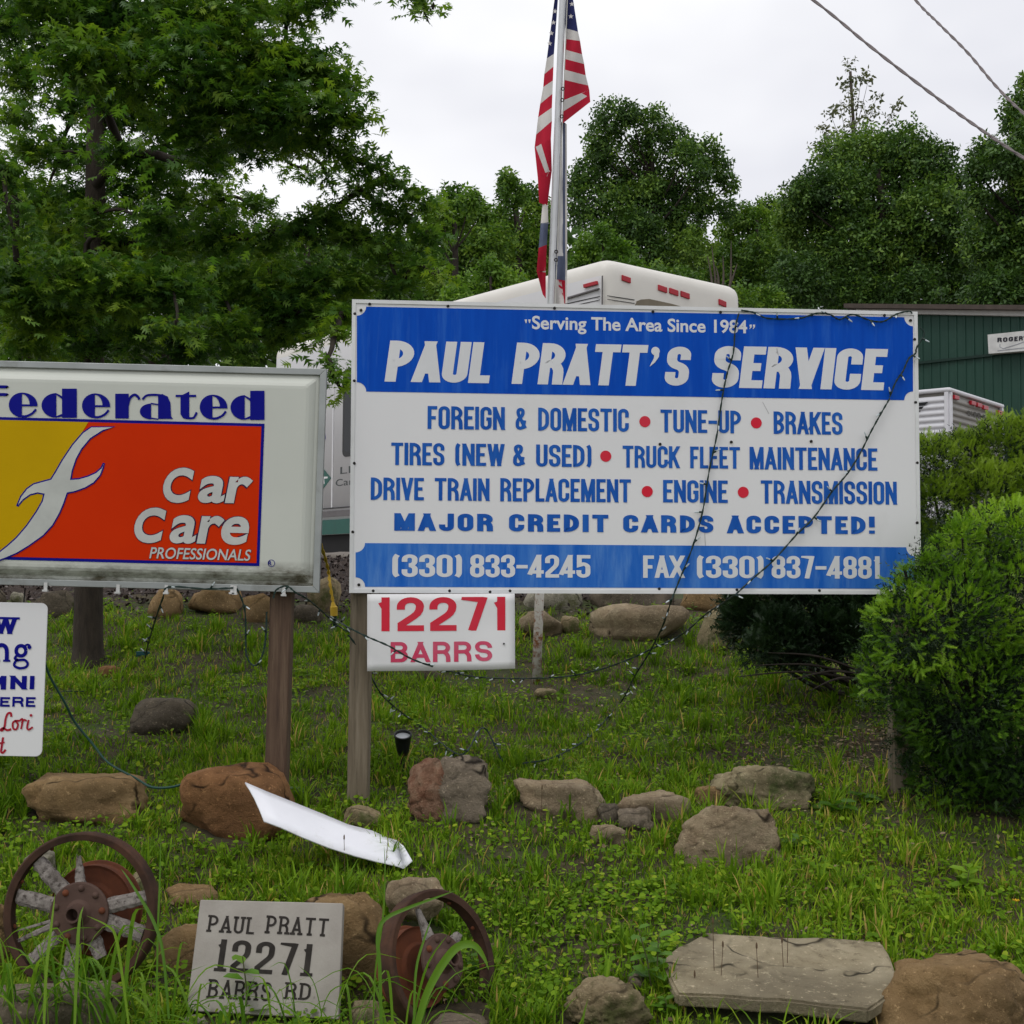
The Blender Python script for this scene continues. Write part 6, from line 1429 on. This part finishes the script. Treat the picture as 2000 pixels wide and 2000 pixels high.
def scatter(n, rg, y0=3.2, y1=10.0):
    y = y0 * (y1 / y0) ** rg.uniform(0, 1, n); x = rg.uniform(-1, 1, n) * (.42 * y + .35)
    y_ = y; return x, y_
def blades(n, seed, hmin, hmax, wd, clump, tone0, sg=5, y0=3.2, y1=9.9, lean=.5):
    rg = np.random.default_rng(seed); x, y = scatter(n, rg, y0, y1)
    if clump: # gather into tufts
        cx, cy = scatter(n // 26, rg, y0, y1); i = rg.integers(0, len(cx), n); a = rg.uniform(0, 6.28, n); r = np.abs(rg.normal(0, .028, n)); x = cx[i] + r * np.cos(a); y = cy[i] + r * np.sin(a)
    g_ = fractal(x, y, 3.2, 3)
    fr_ = np.ones(n, bool)
    for rx, ry, a_, b_ in ROCKS_A: fr_ &= ~((np.abs(x - rx) < a_ * .9) & (y < ry) & (y > ry - b_ - (hmax - .03) * 2.2)) | (rg.uniform(0, 1, n) < .35)
    keep = fr_ & free(x, y) & (rg.uniform(0, 1, n) > bare(x, y) * .95) & (rg.uniform(-1.2, .4, n) < g_ + .35) & ((y < 9.35) | (x > .4 * 9))
    x, y, g_ = x[keep], y[keep], g_[keep]; n = len(x); az = rg.uniform(0, 6.28, n)
    if clump: az = np.where(rg.uniform(0, 1, n) < .5, a[keep] + rg.normal(0, .5, n), az)
    h = rg.uniform(hmin, hmax, n) * (1 + .45 * np.clip(g_, -1, 1)); h *= np.where(y < 4.3, .85, 1); ln = np.abs(rg.normal(lean, .28, n)); w = wd * rg.uniform(.7, 1.4, n)
    d = np.stack([np.cos(az), np.sin(az), np.zeros(n)], 1); s_ = np.stack([-np.sin(az), np.cos(az), np.zeros(n)], 1); b0 = np.stack([x, y, Gn(x, y) - .006], 1); up = np.array([0, 0, 1.])
    V = np.zeros((n, 7, 3))
    for k, (t, ww) in enumerate(((0, .75), (.4, 1.0), (.75, .7))):
        c_ = b0 + up * (h * (t - .25 * t * t * ln))[:, None] + d * (h * ln * t * t)[:, None]
        V[:, 2 * k] = c_ - s_ * (w * ww / 2)[:, None]; V[:, 2 * k + 1] = c_ + s_ * (w * ww / 2)[:, None]
    V[:, 6] = b0 + up * (h * (1 - .25 * ln) * np.where(ln > .9, .85, 1))[:, None] + d * (h * ln)[:, None]
    f = np.array([(0, 1, 3), (0, 3, 2), (2, 3, 5), (2, 5, 4), (4, 5, 6)] if sg == 5 else [(0, 1, 3), (0, 3, 2), (2, 3, 6)]); T = f[None] + (np.arange(n) * 7)[:, None, None]
    tn = np.clip(tone0 + .20 * fractal(x, y, 1.6, 8) + rg.normal(0, .18, n), 0, 1); tn = np.where(rg.uniform(0, 1, n) < .045, 1, tn)
    return V.reshape(-1, 3), T.reshape(-1, 3), np.repeat(tn, 7)
parts = [blades(146000, 1, .022, .055, .0062, False, .50, 3), blades(85000, 2, .035, .080, .0052, True, .46), blades(17000, 4, .07, .145, .0068, True, .42)]
V = np.vstack([p[0] for p in parts]); off = np.cumsum([0] + [len(p[0]) for p in parts[:-1]]); T = np.vstack([p[1] + o_ for p, o_ in zip(parts, off)])
tag(np_mesh('grass', V, T, Lg, None, np.concatenate([p[2] for p in parts])), 'rough green lawn grass covering the bank', 'grass', kind='stuff')
# clover, ground ivy and small weeds between the blades
WV = np.array([(0, 0, 0), (.38, .35, .06), (.30, .80, .02), (0, 1, -.06), (-.30, .80, .02), (-.38, .35, .06), (0, .5, -.03)]); WF_ = np.array([(0, 1, 6), (1, 2, 6), (2, 3, 6), (3, 4, 6), (4, 5, 6), (5, 0, 6)])
rg = np.random.default_rng(14); n = 62000; x, y = scatter(n, rg, 3.2, 9.6); cx, cy = scatter(n // 14, rg, 3.2, 9.6); i = rg.integers(0, len(cx), n); a = rg.uniform(0, 6.28, n); r = np.abs(rg.normal(0, .04, n)); x = cx[i] + r * np.cos(a); y = cy[i] + r * np.sin(a)
k_ = free(x, y) & (rg.uniform(-.5, 1.0, n) < fractal(x, y, 2.5, 15) + .45) & (rg.uniform(0, 1, n) > bare(x, y) * .8); x, y = x[k_], y[k_]; n = len(x)
pos = np.stack([x, y, Gn(x, y) + rg.uniform(.008, .055, n)], 1); X, Yd, Z = frame_from(norm(rg.normal(size=(n, 3)) * np.array([1, 1, .3])), norm(np.array([0, -.25, 1.]) + rg.normal(size=(n, 3)) * .35))
V, T, C_ = inst(WV, WF_, pos, X, Yd, Z, rg.uniform(.010, .028, n), np.clip(rg.normal(.50, .20, n), 0, .86))
tag(np_mesh('ground_cover', V, T, Lg, None, C_), 'low clover and small round-leaved weeds growing in the lawn', 'weeds', kind='stuff')
# dead bits on the ground
n = 7000; x, y = scatter(n, rg, 3.2, 9.8); x = np.concatenate([x, rg.normal(1.75, .5, 3500)]); y = np.concatenate([y, rg.normal(6.6, .45, 3500)]); k_ = free(x, y); x, y = x[k_], y[k_]; n = len(x); pos = np.stack([x, y, Gn(x, y) + rg.uniform(.003, .02, n)], 1); X, Yd, Z = frame_from(norm(rg.normal(size=(n, 3)) * np.array([1, 1, .2])), norm(np.array([0, 0, 1.]) + rg.normal(size=(n, 3)) * .3))
LT_ = leaf_mat('dead_leaf', [(0, (.09, .055, .03)), (.5, (.20, .14, .08)), (1, (.34, .27, .17))], trans=.1)
V, T, C_ = inst(WV * np.array([.6, 1, 1]), WF_, pos, X, Yd, Z, rg.uniform(.010, .030, n), rg.uniform(0, 1, n)); tag(np_mesh('leaf_litter', V, T, LT_, None, C_), 'dry leaf litter and straw lying among the grass', 'leaf litter', kind='stuff')
# mulch chips on the bank
n = 9000; y = rg.uniform(9.3, 12.2, n); x = rg.uniform(-4.6, .6, n); pos = np.stack([x, y, Gn(x, y) + rg.uniform(.0, .03, n)], 1); X, Yd, Z = frame_from(norm(rg.normal(size=(n, 3))), norm(np.array([0, 0, 1.]) + rg.normal(size=(n, 3)) * .6))
LM = leaf_mat('chip', [(0, (.02, .013, .011)), (.7, (.055, .038, .032)), (1, (.19, .15, .135))], trans=0)
V, T, C_ = inst(WV * np.array([.7, 1, 1]), WF_, pos, X, Yd, Z, rg.uniform(.018, .045, n), rg.uniform(0, 1, n) ** 1.6); tag(np_mesh('mulch_chips', V, T, LM, None, C_), 'dark bark mulch chips covering the top of the bank', 'mulch', kind='stuff')

# ---------------------------------------------------------------- tall foreground grass, weeds and stalks
def blade_obj(parent, base_, tip_, bend, w, mat_tone, name='blade', seg=9):
    """arching strap leaf folded along its midrib; base, apex offset and tip"""
    a, c_ = Vector(base_), Vector(tip_); m_ = a.lerp(c_, .55) + Vector((0, 0, bend)); pth = smooth_path([a, a.lerp(m_, .5) + Vector((0, 0, bend * .42)), m_, c_], 3)
    sd = (c_ - a).cross(Vector((0, .3, 1))); sd = sd.normalized() if sd.length > 1e-4 else Vector((1, 0, 0)); sd = (sd + Vector((.5, 0, 0))).normalized(); n = len(pth)
    V = []
    for i, p in enumerate(pth):
        t = i / (n - 1); ww = w * (.75 + .5 * t) * (1 - t ** 3) / 2
        V += [p - sd * ww, p + Vector((0, 0, -ww * .5)), p + sd * ww]
    T = []
    for i in range(n - 1):
        for j in (0, 1): b_ = i * 3 + j; T += [[b_, b_ + 1, b_ + 4], [b_, b_ + 4, b_ + 3]]
    return np_mesh(name, np.array([v[:] for v in V]), T, Ltall, parent, np.full(len(V), mat_tone), smooth=True)
Ltall = leaf_mat('tall_grass', [(0, (0.051, 0.128, 0.014)), (.5, (0.108, 0.232, 0.022)), (1, (0.229, 0.374, 0.035))], trans=.35, spec=.3, rough=.4, tgain=1.5)
rg = random.Random(5)
clumps = [(5, 3.78, 9, 'tall strap-leaved grass clump in the bottom left corner'), (70, 3.72, 9, 'tall grass clump in front of the left side of the upright wheel'), (140, 3.80, 9, 'tall arching grass clump in front of the upright wheel hub'), (215, 3.74, 9, 'grass clump in front of the grey corner rock'),
 (300, 3.82, 7, 'grass clump between the upright wheel and the address stone'), (385, 3.78, 7, 'arching grass clump at the left foot of the address stone'), (470, 3.78, 8, 'grass clump covering the lower lettering of the address stone'), (560, 3.76, 8, 'grass clump at the right foot of the address stone'), (650, 3.78, 6, 'grass clump right of the address stone'), (810, 3.74, 6, 'wide-bladed grass clump in front of the tilted wheel')]
for ci, (cx_, d, nb, lb) in enumerate(clumps):
    b0 = P(cx_, 2035, d); b0.z = G(b0.x, b0.y); root = empty('grass_clump', b0, lb, 'grass clump', 'tall grass clumps along the bottom edge')
    for k in range(nb + (10 if ci < 4 else 5)):
        bb = b0 + Vector((rg.uniform(-.06, .06), rg.uniform(-.03, .06), 0)); h = rg.uniform(.22, .46) * (1.0 if ci < 4 or ci == 9 else .72); dx = rg.choice((-1, 1)) * rg.uniform(.03, .28)
        tip = bb + Vector((dx, rg.uniform(-.05, .06), h * rg.uniform(.35, 1.0))); blade_obj(root, bb, tip, h * rg.uniform(.25, .55), rg.uniform(.010, .020), rg.uniform(.35, 1.0))
def manual_blade(lb, pts, d0, d1, w, tone, cat='grass'):
    pp = [P(x, y, d0 + (d1 - d0) * i / (len(pts) - 1)) for i, (x, y) in enumerate(pts)]; pth = smooth_path(pp, 5); V = []; n = len(pth)
    for i, p in enumerate(pth):
        t = i / (n - 1); tg = (pth[min(i + 1, n - 1)] - pth[max(i - 1, 0)]).normalized(); sd = tg.cross(Vector((0, -1, .2))).normalized(); ww = w * (.55 + 1.2 * t * (1 - t) + .0) * (1 - t ** 4) / 2; V += [p - sd * ww, p + Vector((0, ww * .5, 0)), p + sd * ww]
    T = []
    for i in range(n - 1):
        for j in (0, 1): b_ = i * 3 + j; T += [[b_, b_ + 1, b_ + 4], [b_, b_ + 4, b_ + 3]]
    loc = pth[0]; o = np_mesh('tall_grass', np.array([v[:] for v in V]), T, Ltall, None, np.full(len(V), tone), smooth=True, loc=loc); return tag(o, lb, cat, 'single tall grass blades')
manual_blade('broad bright blade arching over the tilted wheel', [(808, 2030), (830, 1950), (860, 1890), (893, 1850), (925, 1846), (945, 1870), (955, 1895)], 3.5, 3.5, .026, .6)
manual_blade('long blade pointing up and right across the rim of the tilted wheel', [(745, 2030), (742, 1900), (738, 1830), (752, 1795), (800, 1772), (860, 1750), (893, 1738)], 3.55, 3.6, .013, .45)
manual_blade('straight stem blade rising high beside the address stone', [(728, 2030), (733, 1900), (748, 1790), (752, 1700), (750, 1650)], 3.6, 3.6, .006, .55)
manual_blade('slanting green blade in front of the drum of the upright wheel', [(330, 1990), (318, 1860), (300, 1800), (275, 1755), (250, 1715), (236, 1696)], 3.6, 3.7, .011, .35)
manual_blade('upright stalk blade right of the upright wheel', [(305, 2010), (308, 1830), (312, 1720), (314, 1628)], 3.65, 3.7, .007, .5)
manual_blade('thin blade rising across the left spokes of the wheel', [(85, 2030), (90, 1900), (100, 1810), (108, 1742)], 3.5, 3.55, .010, .8)
manual_blade('blade with a folded tip in front of the hub', [(145, 2030), (150, 1880), (155, 1800), (163, 1770)], 3.5, 3.55, .011, .7)
manual_blade('curled blade drooping right of the hub', [(255, 2030), (238, 1900), (226, 1830), (210, 1808), (168, 1788)], 3.5, 3.5, .009, .85)
manual_blade('blade standing in front of the orange drum of the tilted wheel', [(808, 2030), (812, 1900), (830, 1830), (845, 1790)], 3.5, 3.55, .008, .5)
LV = WV * np.array([.75, 1, 1.6])
def weed(name, lb, px, py, hgt, nl, ls, tone, seed, spread=.07, cat='weed', group=None, stems=1):
    rg = random.Random(seed); b0 = hit(px, py); root = empty(name, b0, lb, cat, group)
    for s_ in range(stems):
        tp2 = b0 + Vector((rg.uniform(-.03, .03) * stems, 0, hgt * rg.uniform(.8, 1)))
        mb = MB(); mb.tube([b0 - Vector((0, 0, .02)), b0.lerp(tp2, .5) + Vector((.005, 0, 0)), tp2], [.003, .0025, .0015], 5); mb.build('stem', M('stem_green', (.07, .11, .03), (.11, .08, .04), rough=.6) if 'stem_green' not in bpy.data.materials else bpy.data.materials['stem_green'], root)
        for k in range(nl):
            t = (k + 1) / nl; a = k * 2.4 + rg.uniform(-.3, .3); p = b0.lerp(tp2, t); L_ = ls * (1.1 - .45 * t) * rg.uniform(.8, 1.2); d = np.array([[math.cos(a), math.sin(a), rg.uniform(-.1, .45)]])
            X, Yd, Z = frame_from(norm(d), np.array([[0, -.2, 1.]])); V, T, C_ = inst(LV, WF_, np.array([p[:]]), X, Yd, Z, L_, np.array([min(1, max(0, tone + rg.uniform(-.12, .12)))])); np_mesh('leaf', V, T, Ltall, root, C_, smooth=True)
weed('leafy_weed', 'upright leafy weed at the left end of the flat slab', 1275, 1935, .19, 9, .075, .45, 1, stems=2)
weed('leafy_weed', 'bright lime leafy weed in the shade near the right edge', 1880, 1748, .10, 12, .085, .85, 2)
weed('leafy_weed', 'pointed-leaved weed growing in front of the digits of the address stone', 482, 1990, .20, 8, .070, .55, 3)
weed('leafy_weed', 'low leafy weed at the bottom of the upright wheel', 175, 1930, .10, 8, .050, .6, 4)
weed('leafy_weed', 'small upright weed among the rocks below the service sign', 1352, 1215, .14, 8, .05, .5, 5)
weed('leafy_weed', 'broad dock leaves right of the long sloping boulder', 1630, 1590, .05, 9, .12, .12, 6)
weed('leafy_weed', 'broad dock leaves in the shade under the yew', 1690, 1570, .05, 8, .10, .10, 7)
weed('leafy_weed', 'ivy-leaved weed to the right of the flat slab', 1790, 1950, .06, 10, .05, .4, 8)
weed('leafy_weed', 'ground-hugging leafy weed beside the pitted tan rock', 1300, 1985, .06, 10, .045, .35, 9)
weed('leafy_weed', 'leafy weed at the lower right rim of the tilted wheel', 935, 1905, .07, 10, .05, .35, 10)
weed('leafy_weed', 'grey-leaved tuft by the foot of the box sign post', 580, 1560, .05, 8, .07, .15, 11)
weed('leafy_weed', 'dark broad weed right of the big pitted block', 1560, 1660, .05, 8, .08, .2, 12)
rg = random.Random(8); stalk_m = M('dry_stalk', (.12, .075, .04), (.09, .06, .035), rough=.8)
for lb, x, y, h in (('dry plantain stalk at the back left of the flat slab', 1396, 1935, .20), ('short dry stalk over the left of the flat slab', 1406, 1950, .15), ('dry plantain stalk over the middle of the flat slab', 1483, 1960, .16), ('tall dry stalk at the middle right of the flat slab', 1537, 1930, .19), ('twin dry stalk beside the tall one on the slab', 1533, 1940, .15), ('shortest dry stalk at the front of the flat slab', 1360, 1955, .07), ('thin stalk standing in front of the white plastic strip', 752, 1712, .15), ('short seed stalk below the middle of the white plastic strip', 674, 1720, .15), ('thin seed stalk rising in front of the pinkish stone', 1057, 1600, .12)):
    b0 = hit(x, y); tp2 = b0 + Vector((rg.uniform(-.01, .01), 0, h)); root = empty('seed_stalk', b0, lb, 'stalk', 'thin dry seed stalks')
    mb = MB(); mb.tube([b0, tp2], [.0014, .0011], 5); mb.build('stem', stalk_m, root); mb = MB(); mb.tube([tp2, tp2 + Vector((0, 0, .004)), tp2 + Vector((0, 0, .014)), tp2 + Vector((0, 0, .020))], [.001, .0032, .0030, .001], 6); mb.build('seed_head', stalk_m, root)
b0 = hit(1985, 1800); root = empty('dandelion', b0, 'single yellow dandelion flower near the right edge', 'flower'); mb = MB(); t2 = b0 + Vector((0, 0, .07)); mb.tube([b0, t2], .002, 5); mb.build('stem', stalk_m, root); mb = MB()
for k in range(14):
    a = k * math.pi / 7; mb.poly([t2, t2 + Vector((math.cos(a - .2) * .013, math.sin(a - .2) * .013, .004 + .003 * (k % 2))), t2 + Vector((math.cos(a + .2) * .013, math.sin(a + .2) * .013, .004 + .003 * (k % 2)))])
mb.build('petals', M('petal_yellow', (.70, .42, .01), rough=.6), root)
